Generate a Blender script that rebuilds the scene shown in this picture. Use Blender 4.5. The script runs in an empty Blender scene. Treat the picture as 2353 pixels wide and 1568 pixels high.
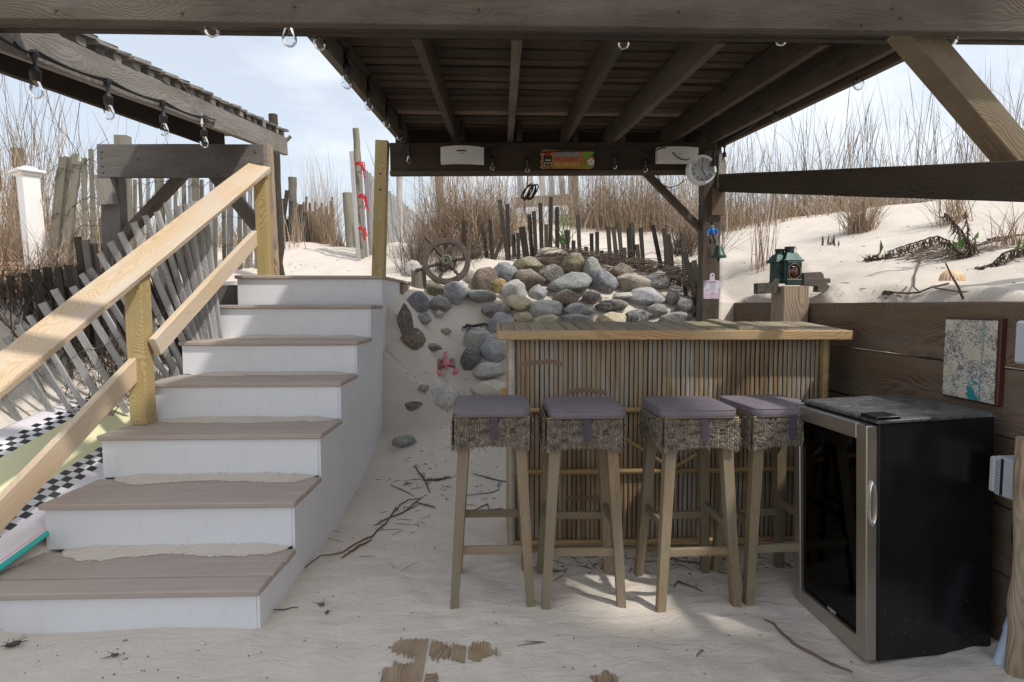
import bpy, math, random
from mathutils import Vector, Matrix, noise as N
random.seed(7)
rnd=random.random
def ru(a,b): return a+(b-a)*random.random()
V=Vector
col=bpy.context.scene.collection
# ------------------------------------------------------------ camera model
CH=1.2; CF=1330.0; CA=math.radians(2.0); CP=math.atan(84/1330)
cF=V((math.sin(CA)*math.cos(CP),math.cos(CA)*math.cos(CP),-math.sin(CP)))
cR=V((math.cos(CA),-math.sin(CA),0))
cU=V((math.sin(CA)*math.sin(CP),math.cos(CA)*math.sin(CP),math.cos(CP)))
C0=V((0,0,CH))
def ray(px,py): return cF+cR*((px-1176.5)/CF)+cU*((784-py)/CF)
def PY(px,py,Y):
    d=ray(px,py); return C0+d*(Y/d.y)
def PX(px,py,X):
    d=ray(px,py); return C0+d*(X/d.x)
def PZ(px,py,Z):
    d=ray(px,py); return C0+d*((Z-CH)/d.z)
# ------------------------------------------------------------ object helpers
MW={}
def put(o,M,parent=None):
    o.matrix_basis=M; MW[o.name]=M.copy()
    if parent is not None:
        o.parent=parent; o.matrix_parent_inverse=MW[parent.name].inverted()
def tag(o,label=None,cat=None,group=None,kind=None):
    if label: o['label']=label
    if cat: o['category']=cat
    if group: o['group']=group
    if kind: o['kind']=kind
    return o
def empty(name,loc,label,cat,group=None,rz=0):
    o=bpy.data.objects.new(name,None); o.empty_display_size=.05; col.objects.link(o)
    put(o,Matrix.Translation(V(loc))@Matrix.Rotation(rz,4,'Z')); tag(o,label,cat,group); return o
class MB:
    shear=None
    def __init__(s): s.v=[]; s.f=[]; s.m=[]; s.mi=0
    def add(s,vs,fs):
        b=len(s.v); s.v+= [tuple(v) for v in vs]; s.f+=[tuple(i+b for i in f) for f in fs]; s.m+=[s.mi]*len(fs)
    def box(s,x0,x1,y0,y1,z0,z1,c=0.0,M=None):
        if c<=0:
            vs=[(x,y,z) for z in (z0,z1) for y in (y0,y1) for x in (x0,x1)]
            fs=[(0,2,3,1),(4,5,7,6),(0,1,5,4),(2,6,7,3),(0,4,6,2),(1,3,7,5)]
        else:
            vs=[];fs=[]
            cx,cy,cz=(x0+x1)/2,(y0+y1)/2,(z0+z1)/2; hx,hy,hz=(x1-x0)/2,(y1-y0)/2,(z1-z0)/2
            c=min(c,hx*.45,hy*.45,hz*.45)
            idx={}
            for sx in (-1,1):
                for sy in (-1,1):
                    for sz in (-1,1):
                        for ax in range(3):
                            p=[cx+sx*(hx-c),cy+sy*(hy-c),cz+sz*(hz-c)]
                            p[ax]=[cx+sx*hx,cy+sy*hy,cz+sz*hz][ax]
                            idx[(sx,sy,sz,ax)]=len(vs); vs.append(tuple(p))
            I=lambda a,b,cc,ax: idx[(a,b,cc,ax)]
            for q in (-1,1):
                fs.append([I(q,-1,-1,0),I(q,1,-1,0),I(q,1,1,0),I(q,-1,1,0)][::q])
                fs.append([I(-1,q,-1,1),I(-1,q,1,1),I(1,q,1,1),I(1,q,-1,1)][::q])
                fs.append([I(-1,-1,q,2),I(1,-1,q,2),I(1,1,q,2),I(-1,1,q,2)][::q])
            for a in (-1,1):
                for b in (-1,1):
                    fs.append([I(-1,a,b,1),I(1,a,b,1),I(1,a,b,2),I(-1,a,b,2)])
                    fs.append([I(a,-1,b,0),I(a,1,b,0),I(a,1,b,2),I(a,-1,b,2)])
                    fs.append([I(a,b,-1,0),I(a,b,1,0),I(a,b,1,1),I(a,b,-1,1)])
            for a in (-1,1):
                for b in (-1,1):
                    for d in (-1,1): fs.append([I(a,b,d,0),I(a,b,d,1),I(a,b,d,2)])
        if M is not None: vs=[M@V(v) for v in vs]
        s.add(vs,fs)
    def hexa(s,p):
        s.add(p,[(0,3,2,1),(4,5,6,7),(0,1,5,4),(1,2,6,5),(2,3,7,6),(3,0,4,7)])
    def tube(s,path,r,n=8,caps=True,flat=1.0):
        path=[V(p) for p in path]; k=len(path); vs=[]; fs=[]
        up=None
        for i,p in enumerate(path):
            t=(path[min(i+1,k-1)]-path[max(i-1,0)])
            if t.length<1e-9: t=V((0,0,1))
            t.normalize()
            if up is None: up=V((0,0,1)) if abs(t.z)<.9 else V((1,0,0))
            a=t.cross(up); 
            if a.length<1e-6: a=t.cross(V((0,1,0)))
            a.normalize(); b=a.cross(t); up=b
            rr=r[i] if hasattr(r,'__len__') else r
            for j in range(n):
                th=2*math.pi*j/n
                vs.append(p+a*(math.cos(th)*rr)+b*(math.sin(th)*rr*flat))
        for i in range(k-1):
            for j in range(n):
                fs.append((i*n+j,i*n+(j+1)%n,(i+1)*n+(j+1)%n,(i+1)*n+j))
        if caps: fs.append(tuple(range(n-1,-1,-1))); fs.append(tuple((k-1)*n+j for j in range(n)))
        s.add(vs,fs)
    def lathe(s,prof,M=None,n=20):
        vs=[];fs=[];k=len(prof)
        for r,z in prof:
            for j in range(n):
                th=2*math.pi*j/n; vs.append(V((r*math.cos(th),r*math.sin(th),z)))
        for i in range(k-1):
            for j in range(n): fs.append((i*n+j,i*n+(j+1)%n,(i+1)*n+(j+1)%n,(i+1)*n+j))
        if prof[0][0]>1e-5: fs.append(tuple(range(n-1,-1,-1)))
        if prof[-1][0]>1e-5: fs.append(tuple((k-1)*n+j for j in range(n)))
        if M is not None: vs=[M@v for v in vs]
        s.add(vs,fs)
    def ell(s,c,r,n=14,m=9,M=None,f=None):
        vs=[];fs=[]
        for i in range(m+1):
            ph=math.pi*i/m
            for j in range(n):
                th=2*math.pi*j/n; d=V((math.sin(ph)*math.cos(th),math.sin(ph)*math.sin(th),math.cos(ph)))
                k=f(d) if f else 1
                p=V((d.x*r[0]*k,d.y*r[1]*k,d.z*r[2]*k))
                if M is not None: p=M@p
                vs.append(p+V(c))
        for i in range(m):
            for j in range(n): fs.append((i*n+j,(i+1)*n+j,(i+1)*n+(j+1)%n,i*n+(j+1)%n))
        s.add(vs,fs)
    def ring(s,c,R,r,M,n=28,m=8,ry=None):
        vs=[];fs=[]
        for i in range(n):
            a=2*math.pi*i/n
            for j in range(m):
                b=2*math.pi*j/m
                vs.append(M@V(((R+r*math.cos(b))*math.cos(a),(R+r*math.cos(b))*math.sin(a),(ry or r)*math.sin(b)))+V(c))
        for i in range(n):
            for j in range(m): fs.append((i*m+j,((i+1)%n)*m+j,((i+1)%n)*m+(j+1)%m,i*m+(j+1)%m))
        s.add(vs,fs)
    def poly(s,pts,M,t):
        n=len(pts); vs=[M@V((x,y,0)) for x,y in pts]+[M@V((x,y,t)) for x,y in pts]
        fs=[tuple(range(n-1,-1,-1)),tuple(range(n,2*n))]+[(i,(i+1)%n,n+(i+1)%n,n+i) for i in range(n)]
        s.add(vs,fs)
    def build(s,name,mat,parent=None,smooth=False,M=None,label=None,cat=None,group=None,kind=None,sharp=35):
        """vertices are world coordinates; the origin goes to the base of the shape unless M gives a frame (then vertices are local)."""
        me=bpy.data.meshes.new(name)
        vs=s.v
        if MB.shear: vs=[MB.shear(v) for v in vs]
        if M is None:
            xs=[v[0] for v in vs];ys=[v[1] for v in vs];zs=[v[2] for v in vs]
            o=V(((min(xs)+max(xs))/2,(min(ys)+max(ys))/2,min(zs))); M=Matrix.Translation(o)
            vs=[(v[0]-o.x,v[1]-o.y,v[2]-o.z) for v in vs]
        me.from_pydata(vs,[],s.f); me.validate(clean_customdata=False)
        mats=mat if isinstance(mat,(list,tuple)) else [mat]
        for m in mats: me.materials.append(m)
        if len(mats)>1 and len(me.polygons)==len(s.m): me.polygons.foreach_set('material_index',s.m)
        if smooth:
            me.polygons.foreach_set('use_smooth',[True]*len(me.polygons))
            try: me.set_sharp_from_angle(angle=math.radians(sharp))
            except Exception: pass
        me.update()
        ob=bpy.data.objects.new(name,me); col.objects.link(ob)
        put(ob,M,parent); tag(ob,label,cat,group,kind); return ob
def frame(p0,p1,up=(0,0,1)):
    p0=V(p0);p1=V(p1); x=(p1-p0).normalized(); u=V(up)
    if abs(x.dot(u.normalized()))>.98: u=V((0,1,0))
    z=(u-x*u.dot(x)).normalized(); y=z.cross(x)
    return Matrix(((x.x,y.x,z.x,p0.x),(x.y,y.y,z.y,p0.y),(x.z,y.z,z.z,p0.z),(0,0,0,1)))
def board(name,p0,p1,w,t,mat,parent=None,up=(0,0,1),c=.0035,warp=.0018,seg=None,taper=1.0,endcut=0,notch=0,**kw):
    """one sawn board, its length on local X (p0->p1 run through its centre), w across, t along up."""
    L=(V(p1)-V(p0)).length; M=frame(p0,p1,up)
    n=seg or max(2,min(30,int(L/.09)+1)); vs=[];fs=[]
    hw,ht=w/2,t/2; prof=[(-hw+c,-ht),(hw-c,-ht),(hw,-ht+c),(hw,ht-c),(hw-c,ht),(-hw+c,ht),(-hw,ht-c),(-hw,-ht+c)]
    sd=ru(0,100)
    for i in range(n+1):
        f=i/n; k=1+(taper-1)*f
        for q,(y,z) in enumerate(prof):
            wx=warp*N.noise(V((f*L*3+sd,q*.9,1))); wy=warp*N.noise(V((f*L*3+sd,7+q*.9,4)))
            ex=0
            if i==0: ex=endcut*ru(-1,1)
            if i==n: ex=endcut*ru(-1,1)
            vs.append((f*L+ex,y*k+wx,z*k+wy))
    for i in range(n):
        for q in range(8): fs.append((i*8+q,i*8+(q+1)%8,(i+1)*8+(q+1)%8,(i+1)*8+q))
    fs.append(tuple(range(7,-1,-1))); fs.append(tuple(n*8+q for q in range(8)))
    mb=MB(); mb.add(vs,fs); return mb.build(name,mat,parent,M=M,**kw)
def children(o): return [c for c in bpy.data.objects if c.parent==o]
def copy_tree(o,M=None,parent=None,**kw):
    kids=children(o)
    c=o.copy(); col.objects.link(c)
    if parent is not None: c.parent=parent
    if M is not None: c.matrix_basis=M
    MW[c.name]=MW[o.name] if M is None else M
    for k in kids: copy_tree(k,None,c)
    tag(c,**kw); return c
# ------------------------------------------------------------ materials
def mat(name,base=(.5,.5,.5),rough=.6,metal=0,spec=.5):
    m=bpy.data.materials.new(name); m.use_nodes=True; b=m.node_tree.nodes['Principled BSDF']
    b.inputs['Base Color'].default_value=(*base,1); b.inputs['Roughness'].default_value=rough
    b.inputs['Metallic'].default_value=metal; b.inputs['Specular IOR Level'].default_value=spec
    return m
class NT:
    def __init__(s,m): s.m=m; s.t=m.node_tree; s.n=s.t.nodes; s.b=s.n.get('Principled BSDF')
    def new(s,ty,**kw):
        x=s.n.new(ty)
        for k,v in kw.items():
            if k in ('ins',):
                for a,b in v.items():
                    if hasattr(b,'is_output') or isinstance(b,bpy.types.NodeSocket): s.t.links.new(b,x.inputs[a])
                    else: x.inputs[a].default_value=b
            else: setattr(x,k,v)
        return x
    def link(s,a,b): s.t.links.new(a,b)
    def math(s,op,a,b=0.0,c=None):
        d={0:a,1:b}
        if c is not None: d[2]=c
        return s.new('ShaderNodeMath',operation=op,ins=d).outputs[0]
    def coord(s,kind='Object',scale=(1,1,1),rand=True):
        tc=s.new('ShaderNodeTexCoord').outputs[kind]
        if rand:
            oi=s.new('ShaderNodeObjectInfo').outputs['Random']
            sc=s.math('MULTIPLY',oi,37.3)
            tc=s.new('ShaderNodeVectorMath',operation='ADD',ins={0:tc,1:s.new('ShaderNodeCombineXYZ',ins={0:sc,1:0.0,2:0.0}).outputs[0]}).outputs[0]
        return s.new('ShaderNodeMapping',ins={'Vector':tc,'Scale':scale}).outputs[0]
    def noise(s,vec,scale=5,detail=4,rough=.55,dist=0):
        return s.new('ShaderNodeTexNoise',ins={'Vector':vec,'Scale':scale,'Detail':detail,'Roughness':rough,'Distortion':dist}).outputs['Fac']
    def ramp(s,fac,stops,interp='LINEAR'):
        r=s.new('ShaderNodeValToRGB',ins={'Fac':fac}); cr=r.color_ramp; cr.interpolation=interp
        while len(cr.elements)<len(stops): cr.elements.new(.5)
        for e,(p,c) in zip(cr.elements,stops):
            e.position=p; e.color=(*c,1) if len(c)==3 else c
        return r.outputs[0]
    def mix(s,fac,a,b,mode='MIX'):
        x=s.new('ShaderNodeMix',data_type='RGBA',blend_type=mode,clamp_factor=True)
        for i,v in ((0,fac),(6,a),(7,b)):
            if isinstance(v,bpy.types.NodeSocket): s.link(v,x.inputs[i])
            else: x.inputs[i].default_value=(*v,1) if isinstance(v,tuple) and len(v)==3 else v
        return x.outputs[2]
    def bump(s,h,strength=.3,dist=.01,normal=None):
        x=s.new('ShaderNodeBump',ins={'Height':h,'Strength':strength,'Distance':dist})
        if normal is not None: s.link(normal,x.inputs['Normal'])
        return x.outputs[0]
    def out(s,color=None,rough=None,normal=None):
        if color is not None: s.link(color,s.b.inputs['Base Color'])
        if rough is not None:
            if isinstance(rough,bpy.types.NodeSocket): s.link(rough,s.b.inputs['Roughness'])
            else: s.b.inputs['Roughness'].default_value=rough
        if normal is not None: s.link(normal,s.b.inputs['Normal'])
        return s.m
def wood(name,light,dark,ring=.5,spread=.35,grey=None,stain=None,rough=.75,bump=.35,ringscale=7,knots=True,var=.18):
    m=mat(name); t=NT(m)
    v=t.coord(scale=(1,1,1))
    oi=t.new('ShaderNodeObjectInfo').outputs['Random']
    # rings: distance from a pith line offset from the board, bent along its length -> cathedral grain
    sep=t.new('ShaderNodeSeparateXYZ',ins={0:v}); 
    low=t.noise(t.new('ShaderNodeMapping',ins={'Vector':v,'Scale':(1.3,3,3)}).outputs[0],1,2,.5)
    low2=t.noise(t.new('ShaderNodeMapping',ins={'Vector':v,'Scale':(4,14,14)}).outputs[0],1,3,.5)
    oy=t.math('MULTIPLY_ADD',oi,.16,-.08); oz=t.math('MULTIPLY_ADD',low,.5,-.19)
    y=t.math('ADD',sep.outputs[1],oy); z=t.math('ADD',sep.outputs[2],oz)
    rr=t.math('SQRT',t.math('ADD',t.math('MULTIPLY',y,y),t.math('MULTIPLY',z,z)))
    rr=t.math('ADD',rr,t.math('MULTIPLY',low2,.035))
    sn=t.math('SINE',t.math('MULTIPLY',rr,ringscale*90.0))
    sn=t.math('POWER',t.math('MULTIPLY_ADD',sn,.5,.5),1.6)
    fine=t.noise(t.new('ShaderNodeMapping',ins={'Vector':v,'Scale':(5,150,150)}).outputs[0],1,3,.6)
    mid=t.noise(t.new('ShaderNodeMapping',ins={'Vector':v,'Scale':(1.6,22,22)}).outputs[0],1,4,.6)
    f=t.math('ADD',t.math('MULTIPLY',sn,ring),t.math('MULTIPLY',fine,1-ring))
    f=t.math('ADD',f,t.math('MULTIPLY_ADD',mid,spread*2,-spread))
    c=t.ramp(f,[(.15,light),(.85,dark)])
    if grey is not None:
        g=t.noise(t.new('ShaderNodeMapping',ins={'Vector':v,'Scale':(2.2,9,9)}).outputs[0],1,5,.6)
        c=t.mix(t.math('MULTIPLY_ADD',g,3.0,-1.15),c,grey)
    if stain is not None:
        g=t.noise(v,2.2,4,.6); c=t.mix(t.math('MULTIPLY_ADD',g,3.4,-1.75),c,stain)
    if knots:
        kv=t.new('ShaderNodeTexVoronoi',ins={'Vector':t.new('ShaderNodeMapping',ins={'Vector':v,'Scale':(1.5,5.5,5.5)}).outputs[0],'Scale':1.0,'Randomness':1.0}).outputs['Distance']
        k=t.math('LESS_THAN',kv,.075); k2=t.ramp(kv,[(.03,(1,1,1)),(.13,(0,0,0))])
        c=t.mix(t.math('MULTIPLY',t.new('ShaderNodeRGBToBW',ins={0:k2}).outputs[0],.75),c,tuple(x*.35 for x in dark))
    hv=t.math('MULTIPLY_ADD',oi,var*2,1-var)
    c=t.mix(1.0,c,t.new('ShaderNodeCombineXYZ',ins={0:hv,1:hv,2:hv}).outputs[0],'MULTIPLY')
    h=t.math('ADD',t.math('MULTIPLY',fine,.6),t.math('MULTIPLY',sn,.4))
    return t.out(c,rough,t.bump(h,bump,.004))
M_={}
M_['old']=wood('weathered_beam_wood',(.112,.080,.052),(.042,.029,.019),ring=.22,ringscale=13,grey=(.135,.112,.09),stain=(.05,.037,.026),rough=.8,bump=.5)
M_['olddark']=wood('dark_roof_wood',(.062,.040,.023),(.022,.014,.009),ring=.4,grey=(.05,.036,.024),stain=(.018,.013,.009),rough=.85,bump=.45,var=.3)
M_['grey']=wood('silver_grey_wood',(.34,.30,.25),(.13,.115,.10),ring=.28,ringscale=12,grey=(.30,.28,.25),stain=(.14,.12,.10),rough=.85,bump=.55)
M_['greyd']=wood('charcoal_grey_wood',(.20,.175,.155),(.085,.075,.066),ring=.25,ringscale=14,grey=(.17,.157,.148),stain=(.07,.06,.052),rough=.85,bump=.6)
M_['new']=wood('fresh_pine_rail',(.70,.545,.37),(.55,.37,.20),ring=.42,ringscale=9,grey=(.64,.55,.44),rough=.6,bump=.2,spread=.22,knots=True,var=.06)
M_['newp']=wood('fresh_treated_post',(.50,.375,.17),(.31,.22,.085),ring=.5,ringscale=11,stain=(.36,.33,.16),rough=.6,bump=.2,spread=.25,var=.06)
M_['picket']=wood('picket_wood',(.44,.425,.41),(.20,.19,.18),ring=.3,grey=(.46,.455,.46),rough=.85,bump=.5,knots=True,var=.2)
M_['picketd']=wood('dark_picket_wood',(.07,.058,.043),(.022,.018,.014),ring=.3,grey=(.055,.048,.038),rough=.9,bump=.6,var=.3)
M_['picketo']=wood('old_picket_wood',(.25,.225,.165),(.10,.088,.066),ring=.3,grey=(.24,.225,.18),rough=.9,bump=.6,var=.25)
M_['wall']=wood('retaining_wall_wood',(.20,.125,.07),(.06,.036,.021),ring=.42,grey=(.17,.135,.105),stain=(.10,.07,.048),rough=.8,bump=.5,spread=.34,ringscale=8)
M_['wallp']=wood('lantern_post_wood',(.40,.29,.185),(.17,.11,.066),ring=.65,grey=(.36,.29,.22),rough=.8,bump=.5,ringscale=4.5)
M_['teak']=wood('stool_leg_wood',(.31,.22,.125),(.15,.10,.055),ring=.2,ringscale=16,grey=(.22,.195,.14),stain=(.17,.165,.095),rough=.7,bump=.25,knots=False,var=.12)
M_['bartop']=wood('bar_top_wood',(.42,.34,.22),(.17,.13,.08),ring=.4,grey=(.30,.27,.19),stain=(.17,.16,.08),rough=.85,bump=.5,var=.2)
M_['baredge']=wood('bar_edge_wood',(.50,.31,.13),(.28,.155,.055),ring=.45,grey=(.36,.27,.16),stain=(.22,.17,.09),rough=.7,bump=.35)
M_['drift']=wood('driftwood',(.16,.135,.11),(.05,.042,.035),ring=.3,rough=.9,bump=.5)
def plain(name,c1,c2,scale=6,rough=.6,bump=.1,bd=.004,detail=5,metal=0,spec=.5,kind='Object',rand=True,stretch=(1,1,1)):
    m=mat(name,metal=metal,spec=spec); t=NT(m); v=t.coord(kind,scale=stretch,rand=rand); n=t.noise(v,scale,detail,.6)
    c=t.ramp(n,[(.3,c1),(.7,c2)]); n2=t.noise(v,scale*9,3,.6)
    return t.out(c,rough,t.bump(n2,bump,bd))
M_['tread']=plain('composite_decking',(.38,.31,.265),(.45,.37,.32),3,.65,.25,.002,stretch=(1,8,8))
def pvcmat():
    m=mat('white_pvc_panel',rough=.35); t=NT(m); v=t.coord(rand=False); n=t.noise(v,1.6,4,.6); n2=t.noise(t.new('ShaderNodeMapping',ins={'Vector':v,'Scale':(3,3,.8)}).outputs[0],7,5,.7); n3=t.noise(v,60,3,.6)
    c=t.ramp(n,[(.3,(.73,.74,.765)),(.7,(.79,.80,.825))]); c=t.mix(t.math('MULTIPLY_ADD',n2,.8,-.42),c,(.55,.53,.50)); c=t.mix(t.math('MULTIPLY_ADD',n3,1.6,-1.05),c,(.48,.45,.41))
    z=t.new('ShaderNodeSeparateXYZ',ins={0:v}).outputs[2]
    return t.out(c,t.math('MULTIPLY_ADD',n2,.3,.25),t.bump(n,.08,.02))
M_['pvc']=pvcmat()
M_['black']=mat('black_rubber',(.012,.012,.012),.55)
M_['iron']=plain('rusty_wire',(.16,.075,.04),(.06,.045,.04),30,.8,.2,.001)
M_['wire']=mat('fence_wire',(.20,.17,.15),.5,.6)
def glass(name,tint=(1,1,1),rough=.02,gl=.12):
    m=mat(name); t=NT(m); n=t.n; n.remove(t.b)
    tr=t.new('ShaderNodeBsdfTransparent',ins={'Color':(*tint,1)}); g=t.new('ShaderNodeBsdfGlossy',ins={'Color':(1,1,1,1),'Roughness':rough})
    fr=t.new('ShaderNodeLayerWeight',ins={'Blend':.35}).outputs['Fresnel']
    f=t.math('MULTIPLY_ADD',t.math('MULTIPLY',fr,fr),.8,gl)
    mx=t.new('ShaderNodeMixShader',ins={0:f,1:tr.outputs[0],2:g.outputs[0]}); t.link(mx.outputs[0],n['Material Output'].inputs[0]); return m
M_['bulb']=glass('bulb_glass',(.90,.94,.96),.03,.015)
M_['brass']=mat('brass_base',(.5,.4,.2),.35,1)
# sand
def sandmat():
    m=mat('beach_sand',rough=.95,spec=.15); t=NT(m); v=t.coord(rand=False)
    big=t.noise(v,.9,5,.6); med=t.noise(v,9,4,.6); gr=t.noise(v,420,2,.7); gr2=t.noise(v,150,3,.7)
    c=t.ramp(big,[(.3,(.69,.62,.54)),(.7,(.76,.695,.61))])
    c=t.mix(t.math('MULTIPLY_ADD',med,1.6,-.45),c,(.665,.60,.525))
    c=t.mix(t.math('MULTIPLY_ADD',gr,2.6,-.95),c,(.55,.48,.41))
    sp=t.new('ShaderNodeTexVoronoi',ins={'Vector':v,'Scale':55.0}).outputs['Distance']
    c=t.mix(t.math('MULTIPLY',t.math('LESS_THAN',sp,.075),.75),c,(.13,.09,.06))
    sp2=t.new('ShaderNodeTexVoronoi',ins={'Vector':v,'Scale':33.0}).outputs['Distance']
    c=t.mix(t.math('MULTIPLY',t.math('LESS_THAN',sp2,.05),.8),c,(.8,.77,.72))
    rip=t.noise(t.new('ShaderNodeMapping',ins={'Vector':v,'Scale':(1,2.2,1)}).outputs[0],7,5,.6,.6)
    h=t.math('ADD',t.math('MULTIPLY',rip,1.0),t.math('ADD',t.math('MULTIPLY',gr2,.10),t.math('MULTIPLY',gr,.05)))
    return t.out(c,None,t.bump(h,.5,.035))
M_['sand']=sandmat()
# ------------------------------------------------------------ terrain
def sst(a,b,x):
    t=max(0,min(1,(x-a)/(b-a))); return t*t*(3-2*t)
def pw(pts,x):
    if x<=pts[0][0]: return pts[0][1]
    for (a,b),(c,d) in zip(pts,pts[1:]):
        if x<=c: return b+(d-b)*(x-a)/(c-a)
    return pts[-1][1]
PC=[(0,.0),(3.1,.0),(3.55,.08),(4.0,.2),(4.3,.32),(4.63,.52),(5.0,.86),(5.3,1.2),(5.6,1.47),(5.9,1.64),(6.6,1.9),(7.5,2.2),(8.5,2.42),(9.5,2.4),(12,1.9),(20,1.0),(60,.0)]
PL=[(0,.0),(4.3,1.30),(5.7,1.42),(6,1.55),(7,1.84),(8,2.04),(8.6,2.10),(10,2.02),(13,1.6),(20,1.0),(60,0)]
def wallx(y): return 1.72+.028*y
def terrain(x,y,det=True):
    zc=pw(PC,y)
    # left yard
    zl=.16+.2*(y-2.4)+.3*max(0,-1.9-x)+.5*max(0,-2.62-x)+.38*sst(3.3,4.2,y)
    zl=max(zl,-.03)*sst(1.2,2.2,y)
    zl=min(zl,1.25)
    zb=pw(PL,y)
    j=sst(4.41,4.46,y) if x>-2.55 else sst(3.6,4.6,y)
    zl=zl*(1-j)+zb*j
    zr=1.208+.012*sst(0,.3,x-wallx(y)-.1)+1.1*sst(0,1,max(0,(x-1.8)/3.2*.5)+max(0,(y-2.0)/4.5*.5))
    if x<2.6: zr=min(zr,1.215+max(0,y-4.36)*.34+max(0,x-1.86)*.62)
    dd=math.hypot(x,y); zr-=sst(8.5,16,dd)*1.2
    zr=max(zr,0)
    # blend
    z=zc
    if y<4.3 or True:
        a=sst(-1.75,-1.93,x) if y<4.3 else sst(-.2,-.95,x)
        z=zc*(1-a)+zl*a
    if -1.87<x<-.78 and 4.25<y<5.62: z=min(z,1.33)
    if y<4.345:
        b=sst(wallx(y)+.04,wallx(y)+.07,x); zr-=.30*(1-sst(wallx(y)+.08,wallx(y)+.42,x))*(1-sst(3.0,3.25,y))
    else:
        yy=min(y,6.2); b=sst(.366*yy-.02,.392*yy+.02,x)
    z=z*(1-b)+zr*b
    if det:
        amp=.012 if y<3.2 and x<1.8 else .03
        z+=amp*(N.noise(V((x*2.2,y*2.2,3)))+.6*N.noise(V((x*5,y*5,9))))
        if -.8<x<1.75 and y<3.1:
            z+=.011*N.noise(V((x*7,y*7,2)))+.008*N.noise(V((x*16,y*16,5)))-.010*max(0,N.noise(V((x*5.5,y*5.5,31)))-.15)
        # drift against the first riser and the stair side
        if y<2.5: z+=.03*math.exp(-((y-2.0)/.12)**2)*sst(-.78,-.9,x)*(.3+N.noise(V((x*2.6,0,0))))-.0
        if x<-.6: pass
        # drift climbing the fridge side
        z+=.035*math.exp(-(((x-1.80)/.18)**2+((y-1.75)/.22)**2))-.035*math.exp(-(((x-1.25)/.25)**2+((y-1.85)/.3)**2))
    return z
def GND(px,py,t0=1.5,t1=14):
    d=ray(px,py); t=t0; prev=t
    while t<t1:
        p=C0+d*t
        if p.z<terrain(p.x,p.y,False): break
        prev=t; t+=.03
    a,b=prev,t
    for _ in range(12):
        m=(a+b)/2; p=C0+d*m
        if p.z<terrain(p.x,p.y): b=m
        else: a=m
    return C0+d*b
def axis(lo,hi,step,far):
    a=[lo+i*step for i in range(int((hi-lo)/step)+1)]
    s=step; x=a[-1]
    while x<far: s*=1.14; x+=s; a.append(x)
    s=step; x=a[0]; l=[]
    while x>-far: s*=1.14; x-=s; l.append(x)
    return l[::-1]+a
xs=axis(-3.1,2.6,.025,400); ys=axis(1.5,6.3,.025,400)
mb=MB(); nx=len(xs)
vs=[(x,y,terrain(x,y)) for y in ys for x in xs]
fs=[(j*nx+i,j*nx+i+1,(j+1)*nx+i+1,(j+1)*nx+i) for j in range(len(ys)-1) for i in range(nx-1)]
mb.add(vs,fs); mb.build('sand',M_['sand'],smooth=True,M=Matrix.Identity(4),kind='structure',sharp=180)
# ================================================================ PERGOLA over the bar
YB=4.30
perg=empty('pergola',(1.62,YB,1.0),'dark weathered wooden pergola with slatted roof over the bamboo bar','pergola')
def bx(px,py,Y): return PY(px,py,Y)
# front pair of beams (across the whole view) and the beam at the back
def xbeam(name,xl,xr,Y,zl0,zr0,h,th,m,dz=0,**k):
    return board(name,(xl,Y,zl0+h/2),(xr,Y,zr0+h/2),th,h,M_[m],perg,seg=30,**k)
n0=PY(1176,58,1.96); zl=PY(0,50,1.96).z; zr=PY(2353,71,1.96).z
xbeam('beam',-4.2,3.6,1.98,zl,zr,.235,.038,'old')
s0=PY(0,80,2.24).z; s1=PY(2353,100,2.24).z
xbeam('beam',-4.2,3.6,2.23,s0,s1,.235,.038,'olddark')
zb0=PY(893,404,4.3).z; zb1=PY(1590,400,4.3).z
xbeam('beam',-.735,1.70,4.32,zb0,zb1,.235,.038,'olddark')
xbeam('ledger',-.735,1.72,4.29,zb0-.0,zb1,.03,.018,'old')
# rafters
def rz(y): return 2.197+(y-2.25)*.0895      # underside of the rafters
RX=[(-.67,-.66),(-.284,-.263),(.100,.144),(.50,.55),(.885,.89),(1.29,1.315),(1.585,1.62)]
for i,(a,b) in enumerate(RX):
    w=.14 if i not in (0,6) else .165
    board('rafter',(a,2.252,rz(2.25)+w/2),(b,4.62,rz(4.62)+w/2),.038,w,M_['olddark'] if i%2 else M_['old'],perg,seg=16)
for i,(a,b) in enumerate(RX[1:6]):       # short blocks beside the rafters at the back beam
    board('blocking',(b+.055,4.24,rz(4.24)+.0),(b+.055,4.24,rz(4.24)+.13),.038,.06,M_['olddark'],perg,up=(0,1,0))
board('rafter',(1.665,2.252,rz(2.25)+.05),(1.70,4.62,rz(4.62)+.05),.038,.14,M_['olddark'],perg,seg=16)
M_['slat']=wood('underside_slat_wood',(.125,.078,.042),(.04,.026,.016),ring=.3,ringscale=12,grey=(.08,.058,.038),stain=(.03,.022,.015),rough=.85,bump=.5,var=.45)
# slats laid across the rafters
y=2.33; k=0
while y<4.72:
    w=.108*ru(.92,1.05); z=rz(y)+.14+.012
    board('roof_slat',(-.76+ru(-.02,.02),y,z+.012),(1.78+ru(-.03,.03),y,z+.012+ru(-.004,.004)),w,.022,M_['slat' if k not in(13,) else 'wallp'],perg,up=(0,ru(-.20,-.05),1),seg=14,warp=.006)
    if k%2==0: board('purlin',(-.74,y+.05,z+.045),(1.76,y+.05,z+.045),.05,.03,M_['olddark'],perg,seg=6)
    y+=.136; k+=1
# a second layer of shingled boards closes the roof
y=2.30
while y<4.75:
    z=rz(y)+.215
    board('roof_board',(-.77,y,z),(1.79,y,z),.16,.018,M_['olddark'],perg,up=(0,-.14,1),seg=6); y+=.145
xbeam('fascia',-.75,1.77,4.66,2.34,2.36,.26,.03,'olddark')
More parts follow.
